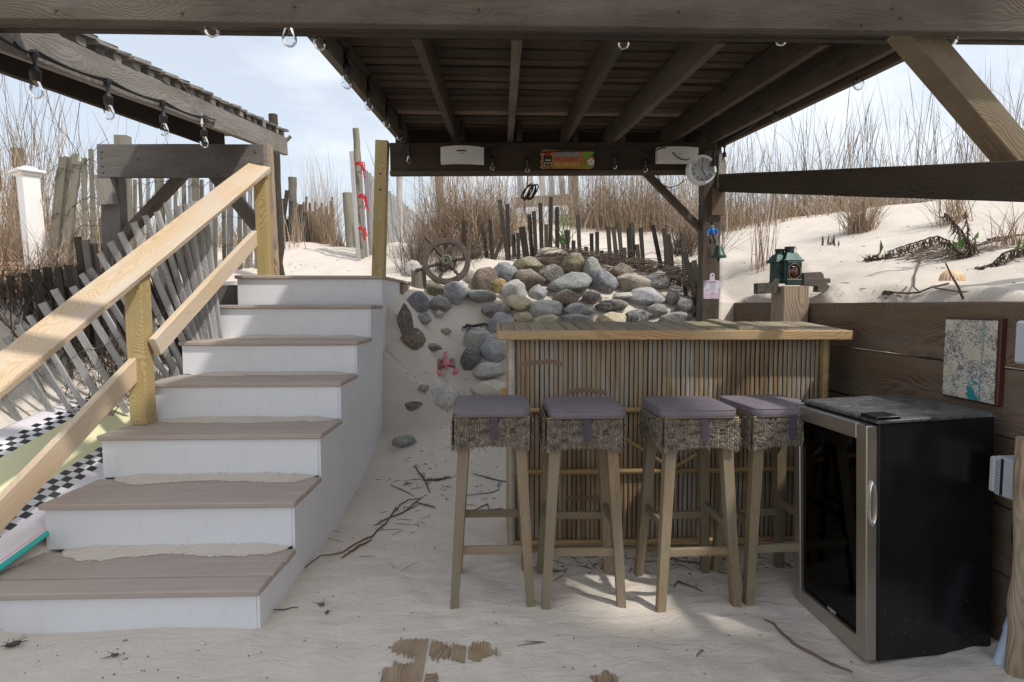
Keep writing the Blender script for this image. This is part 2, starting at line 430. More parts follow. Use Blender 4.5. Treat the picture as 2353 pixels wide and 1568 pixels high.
# posts
post=board('post',(-.835,4.33,1.385),PY(879,326,4.33)+V((0,0,0)),.089,.089,M_['newp'],perg,up=(0,-1,0),seg=12)
for py_ in (399,436):
    b=MB(); c=PY(874,py_,4.285); b.tube([c,c+V((0,.02,0))],.008,8); b.build('bolt_hole',M_['black'],perg)
board('post',(1.64,4.345,.3),(1.635,4.345,2.33),.135,.10,M_['old'],perg,up=(0,-1,0),seg=20,warp=.004)
board('post',(1.70,4.30,1.93),(1.70,4.30,2.30),.06,.05,M_['grey'],perg,up=(0,-1,0))
board('post',(1.675,4.29,1.86),(1.675,4.29,2.06),.10,.035,M_['wall'],perg,up=(0,-1,0))
# rear knee brace, front knee brace, sloping side rail
board('brace',PY(1482,396,4.36),PY(1624,541,4.36),.045,.058,M_['old'],perg,up=(0,-1,0))
M_['brace']=wood('olive_brown_brace',(.235,.17,.095),(.12,.08,.04),ring=.3,ringscale=10,grey=(.19,.155,.105),stain=(.10,.08,.05),rough=.8,bump=.4)
board('brace',PY(2078,60,2.1),PY(2426,470,2.1),.088,.10,M_['brace'],perg,up=(0,-1,0),seg=18)
a=PY(1650,421,4.34); b_=PX(2353,417,a.x+.0); d=(b_-a).normalized()
board('side_rail',a-d*.0,b_+d*.5,.038,.128,M_['olddark'],perg,seg=20)
board('post',(-4.0,2.105,-.2),(-4.0,2.105,2.3),.09,.09,M_['old'],perg,up=(0,-1,0))
board('post',(2.9,2.105,-.2),(2.9,2.105,2.3),.09,.09,M_['old'],perg,up=(0,-1,0))
# stub rafter tails between the two front beams
board('blocking',PY(415,52,2.0)+V((0,.02,.06)),PY(480,74,2.2)+V((0,0,.02)),.05,.05,M_['old'],perg)
# ================================================================ LEFT PERGOLA
lp=empty('side_pergola',(-2.75,YB,1.0),'smaller silver grey pergola left of the stairs with shingled roof edge','pergola')
board('beam',(-2.815,4.33,PY(222,371,4.33).z),(-1.655,4.33,PY(614,371,4.33).z),.038,.235,M_['greyd'],lp,seg=14,endcut=.006,warp=.003)
ra=PY(0,72,2.27); rb=PY(655,337,5.02)
d=(rb-ra).normalized()
board('rafter',ra-d*.35,rb,.038,.145,M_['grey'],lp,seg=24,warp=.004)
rc=PY(0,150,2.27); rc.x=-2.2; 
p1=PY(453,325,4.33); p1=V((-2.13,4.33,p1.z+.07)); p0=V((-2.2,2.0,p1.z-(4.33-2.0)*.0895))
board('rafter',p0,p1+(p1-p0).normalized()*.4,.038,.14,M_['olddark'],lp,seg=20)
# roof courses with stepped ends along the rafter
L=(rb-ra).length; k=0; s_=-.25
upn=V((0,-.0895,1)).normalized()
while s_<L-.02:
    c=ra+d*s_+V((0,0,.085)); 
    board('purlin',c+V((-.62,0,.008)),c+V((.012+ru(-.008,.01),0,.008)),.058,.036,M_['grey' if k%3 else 'greyd'],lp,seg=3)
    board('roof_board',c+V((-.64,.02,.040)),c+V((.03+ru(-.012,.012),.02,.040+ru(-.003,.003))),.15,.019,M_['greyd'] if k%2 else M_['grey'],lp,up=(0,-.20,1),seg=4,endcut=.004)
    s_+=.128; k+=1
c=rb+V((.02,.03,.02)); board('end_board',c+V((-.05,0,.0)),c+V((.02,0,.075)),.03,.02,M_['grey'],lp)
# posts and braces under the crossbeam
board('post',(PY(262,410,4.42).x,4.42,.9),PY(258,395,4.42),.14,.09,M_['greyd'],lp,up=(0,-1,0),seg=14,warp=.004)
board('brace_stub',PY(243,404,4.36),PY(252,472,4.36),.11,.09,M_['grey'],lp,up=(0,-1,0))
board('brace',PY(420,402,4.42),PY(282,548,4.42),.06,.08,M_['old'],lp,up=(0,-1,0))
board('brace',PY(490,396,4.48),PY(592,520,4.48),.10,.06,M_['greyd'],lp,up=(0,-1,0))
# upright beside the stair head that carries the crossbeam
ux=PY(616,500,4.39).x
board('post',(ux+.012,4.40,1.385),(ux-.01,4.40,PY(620,330,4.40).z),.05,.04,M_['grey'],lp,up=(0,-1,0))
board('post',(ux+.045,4.41,1.385),(ux+.02,4.41,PY(628,337,4.41).z),.03,.05,M_['wallp'],lp,up=(0,-1,0))
def bolts(parent,pts,Y,r=.006):
    for px,py in pts:
        p=PY(px,py,Y); b=MB(); b.lathe([(r*1.0,0),(r,.003),(r*.5,.005),(0,.005)],Matrix.Translation(p)@Matrix.Rotation(math.pi/2,4,'X'),8); b.build('bolt',M_['boltm'],parent,smooth=True,sharp=40)
M_['boltm']=plain('rusted_bolt',(.07,.045,.03),(.03,.022,.018),60,.7,.2,.001)
bolts(lp,[(234,350),(234,364),(236,383),(238,397),(586,350),(588,392),(318,367),(500,402)],4.31)
bolts(perg,[(920,345),(921,395),(1622,352),(1570,398)],4.30)
bolts(perg,[(676,16),(420,30),(1100,22),(1560,26),(1980,58),(2070,42),(2050,20),(130,24)],1.96,.0045)
# ================================================================ STAIRS
XL,XR=-1.881,-.834
MB.shear=lambda v:(v[0]+.0267*(v[1]-3.2),v[1],v[2])
TY=[2.09,2.454,2.816,3.175,3.535,3.905,4.28]; TZ=[.155,.358,.570,.777,.978,1.197,1.411]
st=empty('staircase',(XL,2.1,-.1),'white sided beach staircase with brown composite treads climbing the dune','stairs')
for i in range(7):
    y0,z0=TY[i],TZ[i]; y1=TY[i+1]+.0215 if i<6 else 5.6
    tr=MB(); bw=.1235
    yy=y0; n=3 if i<6 else 11
    for j in range(n):
        ye=min(yy+bw-.003,y1)
        if ye-yy>.01: tr.box(XL-.012,XR+.012+ru(-.003,.003),yy,ye-(.006 if ye<y1-.001 else 0),z0-.025,z0+ru(-.0008,.0008),.005)
        yy+=bw+.001
    tr.build('tread' if i<6 else 'landing',M_['tread'],st,smooth=True,sharp=40)
    r=MB(); zb=TZ[i-1]-.0 if i else -.25
    r.box(XL,XR-.012,y0+.022,y0+.034,zb,z0-.0265,.001); r.build('riser',M_['pvc'],st)
# side panel (stepped outline)
def sidepanel(x0,x1):
    pts=[(TY[0]+.025,-.35)]
    for i in range(7):
        pts.append((TY[i]+.025,TZ[i]-.0265))
        if i<6: pts.append((TY[i+1]+.025,TZ[i]-.0265))
    pts+=[(5.0,TZ[6]-.0255),(5.0,-.35)]
    m=MB(); Mx=Matrix(((0,0,1,x0),(1,0,0,0),(0,1,0,0),(0,0,0,1)))
    m.poly(pts,Mx,x1-x0); return m
sidepanel(XR-.0115,XR).build('side_panel',M_['pvc'],st)
sidepanel(XL-.0015,XL+.010).build('side_panel',M_['pvc'],st)
MB.shear=None
board('rim_joist',(-.775,5.01,1.24),(-.76,5.62,1.24),.03,.27,M_['wallp'],st)
# posts and rails of the stairs
board('newel_post',(-1.848,3.106,.572),(-1.853,3.106,1.372),.089,.089,M_['newp'],st,up=(0,-1,0),seg=10)
ux2=PY(592,520,4.33).x
board('newel_post',(ux2+.04,4.345,1.39),(ux2+.03,4.345,PY(600,400,4.33).z),.089,.07,M_['newp'],st,up=(0,-1,0),seg=10)
r1=PY(597,381,4.33)+V((0,0,-.012)); r0=V((-2.01,2.0,.665)); 
mid=V((-1.862,3.106,1.394)); dd=(mid-r1).normalized(); r0=mid+dd*1.75
board('handrail',r0,r1,.162,.038,M_['new'],st,up=(.22,0,1),seg=30,warp=.004,c=.006)
l1=(PY(587,545,4.33)); lm=PY(372,780,3.17); dl=(lm-l1).normalized(); 
board('lower_rail',lm+dl*.075,l1,.038,.10,M_['new'],st,seg=14,warp=.003)
lm2=PY(318,838,3.1); l0=PY(0,1180,2.36); dl=(l0-lm2).normalized()
board('lower_rail',l0+dl*.35,lm2-dl*.05,.038,.105,M_['new'],st,seg=14,warp=.003)
# sand lying on the treads
drn=['second tread from the ground','lowest tread','third tread','fourth tread','fifth tread','sixth tread']
def drift(i,label):
    MB.shear=lambda v:(v[0]+.0267*(v[1]-3.2),v[1],v[2])
    z=TZ[i]; yb=TY[i+1]+.02; m=MB(); nx_=260; ny_=10; vs=[];fs=[]; x0,x1=XL+.05+.05*rnd(),XR-.02
    for a in range(nx_+1):
        for b in range(ny_+1):
            u=a/nx_; v=b/ny_; dep=(.085+.05*N.noise(V((u*3,i,0)))+.022*N.noise(V((u*14,i,0)))+.016*N.noise(V((u*60,i,0))))*min(1,(u*8)**.5)*min(1,((1-u)*14)**.5)+.003
            hh=(.015+.009*N.noise(V((u*5,i*3,1)))+.005*N.noise(V((u*40,i*3,1)))+.004*N.noise(V((u*120,i*3,1))))*(1-v)**1.6*min(1,u*9)*min(1,(1-u)*9)
            vs.append((x0+(x1-x0)*u,yb-dep*v,z+.0012+hh))
    for a in range(nx_):
        for b in range(ny_): q=a*(ny_+1)+b; fs.append((q,q+1,q+ny_+2,q+ny_+1))
    for _ in range(420):
        gx=random.uniform(x0,x1); gy=yb-.012-abs(random.gauss(0,.075)); r=random.uniform(.0008,.0024)
        if gy<TY[i]+.01: continue
        n0=len(vs); vs+=[(gx-r,gy-r,z+.001),(gx+r,gy-r,z+.001),(gx+r,gy+r,z+.001),(gx-r,gy+r,z+.001),(gx,gy,z+.001+r)]; fs+=[(n0,n0+1,n0+4),(n0+1,n0+2,n0+4),(n0+2,n0+3,n0+4),(n0+3,n0,n0+4)]
    m.add(vs,fs); m.build('sand_drift',M_['sand'],smooth=True,sharp=180,label=label,cat='sand',group='sand drifts on the stair treads'); MB.shear=None
for i,l in enumerate(['wide drift of sand against the riser of the lowest tread','drift of sand along the back of the second tread from the ground','drift of sand on the third tread where the newel post stands','drift of sand on the fourth tread behind the newel post','thin drift of sand on the fifth tread from the ground']):
    drift(i,l)
# ================================================================ RETAINING WALL at right + back piece
rw=empty('retaining_wall',(1.8,3.0,-.2),'brown plank retaining wall holding back the dune beside the bar','wall')
zt=1.213; hb=.238
for k in range(6):
    z1=zt-k*hb; gap=.004 if k!=1 else .0
    z0=z1-hb+(.003 if k!=0 else .0045)
    y0,y1=1.0,3.27
    if k==0: a,b=(z0+z1)/2,(z0+z1)/2
    dz=0
    board('plank',(wallx(y0)+.02,y0,(z0+z1)/2-(0.0 if k else 0)),(wallx(y1)+.02,y1,(z0+z1)/2+(.004 if k==1 else 0)),.04,z1-z0-(.009 if k==0 else 0),M_['wall'],rw,seg=16,warp=.004)
    board('plank',(1.70,4.40,(z0+z1)/2),(1.93,4.40,(z0+z1)/2),.04,z1-z0,M_['wallp'],rw,up=(0,0,1))
    board('plank',(wallx(3.42)+.02,3.42,(z0+z1)/2),(wallx(4.38)+.02,4.38,(z0+z1)/2),.04,z1-z0,M_['wall'],rw,seg=6)
board('post',(1.722,3.30,-.1),(1.722,3.30,PY(1810,658,3.23).z),.15,.15,M_['wallp'],rw,up=(0,-1,0),seg=14,warp=.002,c=.006)
# left retaining planks behind the stairs
rl=empty('plank_bulkhead',(-2.3,4.4,.3),'dark plank bulkhead between the leaning fence and the stairs','wall')
for k in range(5):
    z1=PY(450,655,4.4).z-k*.19
    board('plank',(-2.62,4.40,z1-.094),(-1.88,4.40,z1-.094),.038,.184,M_['greyd' if k==0 else 'wall'],rl,seg=6)
# ================================================================ BAR
bar=empty('bamboo_bar',(.86,2.95,-.05),'bamboo slat bar with weathered plank top behind the four stools','bar')
def bamboomat():
    m=mat('split_bamboo',rough=.55); t=NT(m)
    v=t.coord(rand=False); sp=t.new('ShaderNodeSeparateXYZ',ins={0:v})
    cell=t.math('FLOOR',t.math('DIVIDE',sp.outputs[0],.0228))
    wn=t.new('ShaderNodeTexWhiteNoise',noise_dimensions='1D',ins={'W':cell}).outputs['Value']
    st_=t.noise(t.new('ShaderNodeMapping',ins={'Vector':v,'Scale':(30,30,2.2)}).outputs[0],1,5,.65)
    big=t.noise(t.new('ShaderNodeMapping',ins={'Vector':v,'Scale':(3,1,1.6)}).outputs[0],1,3,.5)
    f=t.math('ADD',t.math('MULTIPLY_ADD',wn,.15,-.075),t.math('ADD',t.math('MULTIPLY_ADD',big,1.3,-.60),t.math('MULTIPLY_ADD',st_,1.3,-.15)))
    # the upper right of the front has kept its straw colour, the rest is bleached grey
    c=t.ramp(f,[(.26,(.38,.35,.31)),(.42,(.345,.285,.205)),(.58,(.33,.225,.115)),(.80,(.17,.10,.045))])
    fn=t.noise(t.new('ShaderNodeMapping',ins={'Vector':v,'Scale':(160,160,12)}).outputs[0],1,3,.6)
    c=t.mix(t.math('MULTIPLY_ADD',fn,1.6,-.5),c,(.22,.165,.105))
    return t.out(c,.55,t.bump(fn,.3,.002))
M_['bamboo']=bamboomat()
M_['cane']=plain('bamboo_cane',(.46,.31,.13),(.30,.18,.07),9,.45,.15,.002,stretch=(1,6,6))
M_['canew']=plain('bleached_cane',(.46,.44,.41),(.33,.27,.20),14,.6,.2,.002)
M_['stain']=mat('brown_stain',(.20,.125,.085),.7)
X0,X1,YF=.085,1.635,2.76
pn=MB(); x=X0+.03; 
while x<X1-.012:
    w=.0228; z0=.03+ru(0,.012); z1=1.045; vs=[];fs=[]; dx=ru(-.0015,.0015); rr=w/2-.0014-ru(0,.0014)
    K=10
    for i in range(K+1):
        z=z0+(z1-z0)*i/K; wob=.0012*N.noise(V((x*50,z*5,0)))
        for j in range(5):
            th=math.pi*j/4
            vs.append((x+w/2+dx*(i/K)+wob-math.cos(th)*rr,YF-.004-math.sin(th)*.0026,z))
    for i in range(K):
        for j in range(4): q=i*5+j; fs.append((q,q+1,q+6,q+5))
    pn.add(vs,fs); x+=w
pn.build('slat_front',M_['bamboo'],bar,smooth=True,M=Matrix.Identity(4))
b=MB(); b.box(X0+.012,X1-.012,YF+.002,YF+.012,.03,1.04); b.build('backing_board',M_['black'],bar)
for xx in (X0,X1):
    b=MB(); b.box(xx-.008,xx+.012,YF+.0,YF+.37,.02,1.045) ; b.build('side_board',M_['baredge'] if xx==X0 else M_['bamboo'],bar)
def cane(name,p0,p1,r,m='cane',n=10,flat=1):
    b=MB(); p0=V(p0);p1=V(p1); L=(p1-p0).length; k=max(2,int(L/.02)); path=[];rs=[]
    nodes=[ru(.1,.25)+i*ru(.26,.36) for i in range(8)]
    for i in range(k+1):
        s=L*i/k; path.append(p0.lerp(p1,i/k)); rs.append(r*(1+.14*sum(math.exp(-((s-q)/.008)**2) for q in nodes)))
    b.tube(path,rs,n); return b.build(name,M_[m],bar,smooth=True)
cane('corner_pole',(X0+.012,YF-.012,-.02),(X0+.010,YF-.012,1.045),.017,'canew')
cane('corner_pole',(X1-.012,YF-.010,-.02),(X1-.012,YF-.010,1.045),.017)
for py_,m in ((943,'cane'),(1084,'cane'),(1246,'cane')):
    z=PY(1300,py_,YF-.02).z; cane('cross_rail',(X0+.02,YF-.022,z),(X1-.01,YF-.022,z+ru(-.004,.004)),.0125,m)
z=PY(1300,1262,YF).z; board('bottom_rail',(X0+.02,YF-.008,z),(X1,YF-.008,z),.03,.03,M_['baredge'],bar)
for (a,b2) in (((1440,1010),(1545,1078)),((1545,1078),(1650,1015)),((1225,1010),(1180,1035))):
    cane('chevron_strut',PY(*a,YF-.036),PY(*b2,YF-.036),.009)
for pts in ([(1196,838),(1215,834),(1240,833),(1265,830),(1291,838)],[(1302,902),(1325,898),(1350,896),(1370,899),(1393,902)],[(1302,1146),(1330,1144),(1360,1147),(1393,1143)]):
    b=MB(); vs=[];fs=[]
    for px,py_ in pts:
        p=PY(px,py_-5,YF-.0095); q=PY(px,py_+5,YF-.0095); vs+=[p,q]
    for i in range(len(pts)-1): fs.append((2*i,2*i+1,2*i+3,2*i+2))
    b.add(vs,fs); b.build('stain_band',M_['stain'],bar)
# top: planks run front to back
yf,yb=2.69,3.10; zf,zb=1.072,1.098; x=.045; k=0
tp=[]
while x<1.69:
    w=ru(.062,.09); w=min(w,1.697-x)
    if w>.02:
        dzz=ru(-.002,.003)+(.012 if k in (15,) else 0)
        board('top_plank',(x+w/2,yf+.0,zf+dzz),(x+w/2-.0+(ru(-.01,.01)),yb+ru(-.006,.006),zb+dzz),w-.003,.018,M_['bartop'],bar,seg=6,warp=.002)
    x+=w; k+=1
board('edge_board',(.030,yf-.012,1.058),(1.700,yf-.012,1.055),.022,.044,M_['baredge'],bar,seg=20,warp=.0025,endcut=.003)
board('edge_board',(.035,yf+.0,1.057),(.035,yb,1.085),.02,.04,M_['baredge'],bar)
board('edge_board',(1.700,yf+.0,1.055),(1.700,yb,1.083),.02,.04,M_['baredge'],bar)
b=MB(); p=PY(1160,901,2.80); b.box(p.x-.018,p.x+.03,2.78,2.84,p.z-.013,p.z+.013,.002); b.build('shelf_end',M_['baredge'],bar)
# ================================================================ added planks out of view, shaped to block the sun over the yard
ZB=6.2; dxs,dys=(ZB-2.33)*.60,-(ZB-2.33)*.45
pr_=empty('sun_occluder',(4.5,-6.5,0),'plank balcony added unseen above and behind the viewer to block the sun','occluder')
b=MB()
y=-2.6
while y<2.19:
    xr=3.6 if y<1.02 else 1.79
    b.box(-.80+dxs,xr+dxs,y+dys,y+dys+.128,ZB,ZB+.03); y+=.13
b.box(2.40+dxs,3.6+dxs,1.08+dys,1.46+dys,ZB,ZB+.03)
b.build('occluder_panel',M_['old'],pr_,M=Matrix.Identity(4))
for px_,py_2 in ((-.6,-2.4),(3.4,-2.4)):  # added posts, also out of view, under the sun-blocking planks
    board('post',(px_+dxs,py_2+dys,-.3),(px_+dxs,py_2+dys,ZB),.14,.14,M_['old'],pr_,up=(0,-1,0),seg=4)
# ================================================================ STOOLS
def fabric():
    m=mat('mauve_canvas',rough=.9,spec=.2); t=NT(m); v=t.coord(rand=False)
    a=t.noise(t.new('ShaderNodeMapping',ins={'Vector':v,'Scale':(60,700,700)}).outputs[0],1,2,.6)
    b_=t.noise(t.new('ShaderNodeMapping',ins={'Vector':v,'Scale':(700,60,60)}).outputs[0],1,2,.6)
    f=t.math('ADD',t.math('MULTIPLY',a,.5),t.math('MULTIPLY',b_,.5))
    c=t.ramp(f,[(.35,(.10,.08,.095)),(.65,(.235,.205,.225))])
    big=t.noise(v,6,4,.6); c=t.mix(t.math('MULTIPLY_ADD',big,1.0,-.3),c,(.25,.225,.235))
    return t.out(c,.9,t.bump(f,.4,.002))
M_['fabric']=fabric(); M_['strap']=plain('plum_strap',(.06,.045,.06),(.09,.07,.088),60,.85,.3,.002)
M_['strapd']=mat('navy_strap',(.02,.02,.035),.9)
M_['weave']=plain('seagrass_braid',(.31,.255,.19),(.06,.047,.035),38,.8,.4,.003,rand=False)
M_['seatwood']=plain('pale_seat_apron',(.50,.36,.20),(.36,.24,.12),6,.6,.2,.002,stretch=(1,8,8),rand=False)
def cushion(w,d,h,z):
    b=MB(); n=16; vs=[];fs=[]
    rows=[]
    prof=[(0,.965),(.12,.992),(.3,1.0),(.7,1.0),(.88,.985),(.97,.955),(1.0,.91)]
    def sq(u,k,rr=.10):
        # rounded square perimeter
        th=2*math.pi*u; c,s_=math.cos(th),math.sin(th); p=9
        r=(abs(c)**p+abs(s_)**p)**(-1/p); return (c*r*w/2*k,s_*r*d/2*k)
    NP=64
    for f,k in prof:
        for j in range(NP):
            x,y=sq(j/NP,k); vs.append((x,y,z+h*f))
    for q in range(1,7):
        k=.91*(1-q/6.0)
        for j in range(NP):
            x,y=sq(j/NP,max(k,.001)); vs.append((x,y,z+h*(1+.10*(1-(k/.91)**2))+.0012*N.noise(V((x*20,y*20,z)))))
    R=len(prof)+6
    for i in range(R-1):
        for j in range(NP): fs.append((i*NP+j,i*NP+(j+1)%NP,(i+1)*NP+(j+1)%NP,(i+1)*NP+j))
    fs.append(tuple(range(NP-1,-1,-1)))
    b.add(vs,fs)
    # seam piping
    for zz,k in ((z+h*.90,.992),(z+h*.06,.985)):
        pts=[(*sq(j/NP,k),zz) for j in range(NP+1)]; b.tube(pts,.0022,5,False)
    return b
def make_stool():
    root=empty('bar_stool',(0,0,0),'x','bar stool','bar stools lined up along the bamboo bar')
    tw,bw=.130,.168; H=.735; L=.042
    for sx in (-1,1):
        for sy in (-1,1):
            b=MB()
            def c(z):
                f=z/H; k=bw+(tw-bw)*f; h=(.016+.0065*f); return (sx*(k-h),sy*(k-h),h)
            p=[]
            for z in (-.06,H):
                x,y,h=c(max(z,0)) if z>0 else c(0)
                if z<0: x*=1.015;y*=1.015
                p+=[(x-h,y-h,z),(x+h,y-h,z),(x+h,y+h,z),(x-h,y+h,z)]
            b.hexa(p)
            # grain runs up the leg
            Mx=Matrix(((0,0,1,0),(0,1,0,0),(-1,0,0,0),(0,0,0,1))).inverted()
            b.v=[tuple(Mx.inverted()@V(v)) for v in b.v]; b.build('leg',M_['teak'],root,M=Mx)
    def rail(z,side):
        k=bw+(tw-bw)*z/H-.022
        if side=='f': p=((-k,-k,z),(k,-k,z))
        if side=='b': p=((-k,k,z),(k,k,z))
        if side=='l': p=((-k,-k,z),(-k,k,z))
        if side=='r': p=((k,-k,z),(k,k,z))
        board('stretcher',p[0],p[1],.018,.032,M_['teak'],root,c=.002,warp=0,seg=2)
    rail(.205,'f'); rail(.255,'b'); rail(.30,'l'); rail(.30,'r')
    for a,b_ in (((-1,-1),(1,-1)),((-1,1),(1,1)),((-1,-1),(-1,1)),((1,-1),(1,1))):
        k=.122; board('apron',(a[0]*k,a[1]*k,.69),(b_[0]*k,b_[1]*k,.69),.018,.06,M_['seatwood'],root,c=.002,warp=0,seg=2)
    # woven skirt: braided leaflets on four sides
    b=MB(); hw=.148; zt_=.742; rs=random.Random(5)
    for side in range(4):
        R=Matrix.Rotation(side*math.pi/2,4,'Z'); cols=15; rows=15
        for i in range(cols):
            x=-hw+(i+.5)*2*hw/cols
            hgt=.128-.020*math.cos(x/hw*math.pi/2)
            for j in range(rows):
                if rs.random()<.07: continue
                z=zt_-.004-(j+.5)*hgt/rows
                for s_ in (-1,1):
                    ll=.0145*rs.uniform(.8,1.7); ww=.0052*rs.uniform(.7,1.5); a=s_*rs.uniform(.35,.75); tw_=rs.uniform(-.5,.5)
                    M=R@Matrix.Translation((x+s_*.0045,-hw-.004-rs.uniform(0,.005),z))@Matrix.Rotation(a,4,'Y')@Matrix.Rotation(tw_,4,'Z')
                    q=[(-ww*.3,0,ll*.55),(ww*.9,-.0035,ll*.1),(ww*.2,0,-ll*.6),(-ww*.9,-.003,-ll*.1),(0,-.0065,0)]
                    b.add([M@V(p) for p in q],[(0,4,1),(1,4,2),(2,4,3),(3,4,0),(0,1,2,3)])
        # ragged fibres
        for _ in range(85):
            x=rs.uniform(-hw,hw); z0=zt_-rs.uniform(.03,.12)
            p0=R@V((x,-hw-.006,z0)); p1=R@V((x+rs.uniform(-.012,.012),-hw-.006-rs.uniform(.002,.014),z0-rs.uniform(.008,.03)))
            b.tube([p0,p1],[.0018,.0005],3,False)
        M0=[R@V(p) for p in ((-hw,-hw+.001,zt_),(hw,-hw+.001,zt_),(hw,-hw+.001,zt_-.105),(.5*hw,-hw+.001,zt_-.092),(-.5*hw,-hw+.001,zt_-.092),(-hw,-hw+.001,zt_-.105))]
        b.add(M0,[(0,1,2,3,4,5)])
    b.build('woven_skirt',M_['weave'],root,smooth=False)
    wb=MB()
    for side in range(4):
        R=Matrix.Rotation(side*math.pi/2,4,'Z')
        for zf in (lambda x:zt_+.003, lambda x: zt_-.1285+.020*math.cos(x/hw*math.pi/2)):
            wb.tube([R@V((x,-hw-.003,zf(x))) for x in [-hw+2*hw*i/10 for i in range(11)]],.0022,5,False)
    wb.build('rim_wire',M_['cane'],root,smooth=True)
    cushion(.305,.335,.034,.748).build('cushion',M_['fabric'],root,smooth=True,sharp=60)
    s=MB(); s.box(-.006,.024,-.1645,-.1615,.655,.752,.001); s.build('strap',M_['strap'],root)
    return root
st0=make_stool()
def strap_shape(o,pts,m): pass
SP=[(0.000,2.395,0.2,'purple cushioned stool standing clear of the bar nearest the stairs'),
    (.365,2.375,-1.0,'purple cushioned stool second from the stairs with its cushion pushed askew'),
    (.812,2.355,2.0,'stool with half of its cushion lit by the sun, between two other stools'),
    (1.172,2.385,3.0,'stool partly hidden behind the black fridge, last of the row of four')]
for i,(x,y,rz_,lb) in enumerate(SP):
    M=Matrix.Translation((x,y,terrain(x,y)+.012))@Matrix.Rotation(math.radians(rz_),4,'Z')
    if i==0:
        st0.matrix_basis=M; s0=st0
    else:
        s0=copy_tree(st0,M)
        s0['group']='bar stools lined up along the bamboo bar'; s0['category']='bar stool'
    s0['label']=lb
for o in list(bpy.data.objects):
    if o.name.startswith('cushion') and o.parent is not None:
        k={'bar_stool.001':(.010,-.004,1.5),'bar_stool.002':(-.004,0,-2.5),'bar_stool.003':(.0,.004,2)}.get(o.parent.name)
        if k: o.matrix_basis=Matrix.Translation((k[0],k[1],0))@Matrix.Rotation(math.radians(k[2]),4,'Z')@o.matrix_basis
# ================================================================ FRIDGE
def fbm():
    m=mat('black_fridge_paint',rough=.2); t=NT(m); v=t.coord(rand=False); n=t.noise(v,5,5,.6); n2=t.noise(v,2.2,2,.5)
    sp=t.new('ShaderNodeTexVoronoi',ins={'Vector':v,'Scale':48.0}).outputs['Distance']; z=t.new('ShaderNodeSeparateXYZ',ins={0:v}).outputs[2]
    lim=t.math('MULTIPLY_ADD',z,-.16,.10); k=t.math('LESS_THAN',sp,lim)
    c=t.mix(t.math('MULTIPLY',k,.7),(.006,.006,.007),(.25,.23,.21)); c=t.mix(t.math('MULTIPLY_ADD',n,.6,-.27),c,(.035,.033,.031))
    return t.out(c,t.math('MULTIPLY_ADD',n,.35,.08),t.bump(n2,.12,.02))
M_['fblack']=fbm()
def dusty():
    m=mat('dusty_black_top',rough=.45); t=NT(m); v=t.coord(rand=False)
    n=t.noise(t.new('ShaderNodeMapping',ins={'Vector':v,'Scale':(14,60,10)}).outputs[0],1,6,.7); n2=t.noise(v,90,3,.7)
    f=t.math('MULTIPLY',n,n2); c=t.ramp(f,[(.16,(.012,.012,.013)),(.42,(.20,.19,.18))])
    return t.out(c,t.math('MULTIPLY_ADD',n2,.5,.25))
M_['ftop']=dusty()
M_['steel']=plain('brushed_steel',(.42,.38,.33),(.50,.46,.40),3,.33,.05,.001,metal=.9,stretch=(1,1,60),rand=False)
M_['fglass']=glass('tinted_door_glass',(.10,.10,.105),.015,.035)
M_['chrome']=mat('chrome',(.8,.8,.8),.12,1)
fr=Matrix.Translation(PZ(1990,1524,-.02))@Matrix.Rotation(math.radians(3.5),4,'Z')@Matrix.Rotation(math.radians(-2.2),4,'Y')
fz=empty('beverage_fridge',(0,0,0),'black beverage fridge with a steel framed glass door, half turned away, standing in the sand','fridge')
fz.matrix_basis=fr; MW[fz.name]=fr.copy()
def fb(mb,name,m,parent=None,**k):
    o=mb.build(name,m,None,M=fr.copy(),**k); o.parent=parent or fz; o.matrix_parent_inverse=MW[(parent or fz).name].inverted(); return o
FW,FD,FH=.42,.435,.835   # door runs along +Y, body along +X
b=MB()
b.box(.045,FD+.03,0,.02,0,FH-.012,.003); b.box(.045,FD+.03,FW-.02,FW,0,FH-.012,.003); b.box(FD+.01,FD+.03,.02,FW-.02,0,FH-.012)
b.box(.045,FD+.01,.02,FW-.02,0,.10); b.box(.045,FD+.01,.02,FW-.02,FH-.07,FH-.012)
fb(b,'body',M_['fblack'],smooth=True)
b=MB(); b.box(.036,FD+.036,-.006,FW+.006,FH-.012,FH,.004); fb(b,'top_panel',M_['ftop'],smooth=True)
b=MB(); b.box(.032,.12,-.004,.075,FH+.0,FH+.012,.004); fb(b,'hinge_cover',M_['fblack'],smooth=True)
fw=.052; b=MB()
b.box(.0,.038,.0,fw,.005,FH-.018,.003); b.box(.0,.038,FW-fw*.8,FW,.005,FH-.018,.003)
b.box(.0,.038,fw,FW-fw*.8,.005,.005+fw*1.25,.002); b.box(.0,.038,fw,FW-fw*.8,FH-.018-fw,FH-.018,.002)
door=fb(b,'door_frame',M_['steel'],smooth=True)
b=MB(); b.box(.014,.018,fw-.002,FW-fw*.8+.002,.06,FH-.06); fb(b,'door_glass',M_['fglass'])
b=MB(); b.box(.039,.0445,.004,FW-.004,.01,FH-.02); 
g=MB(); 
for (y0_,y1_,z0_,z1_) in ((.004,fw,.01,FH-.02),(FW-fw,FW-.004,.01,FH-.02),(fw,FW-fw,.01,.065),(fw,FW-fw,FH-.075,FH-.02)): g.box(.0385,.0448,y0_,y1_,z0_,z1_)
fb(g,'gasket',M_['black'])
b=MB(); 
for k in range(4):
    z=.17+.165*k
    for j in range(2): b.tube([(.05+.01*j,.03,z+.006*j),(.05+.01*j,FW-.03,z+.006*j)],.0022,5)
    for q in range(16): yy=.04+q*(FW-.08)/15; b.tube([(.05,yy,z),(FD-.02,yy,z)],.0013,4)
fb(b,'shelf',M_['chrome'])
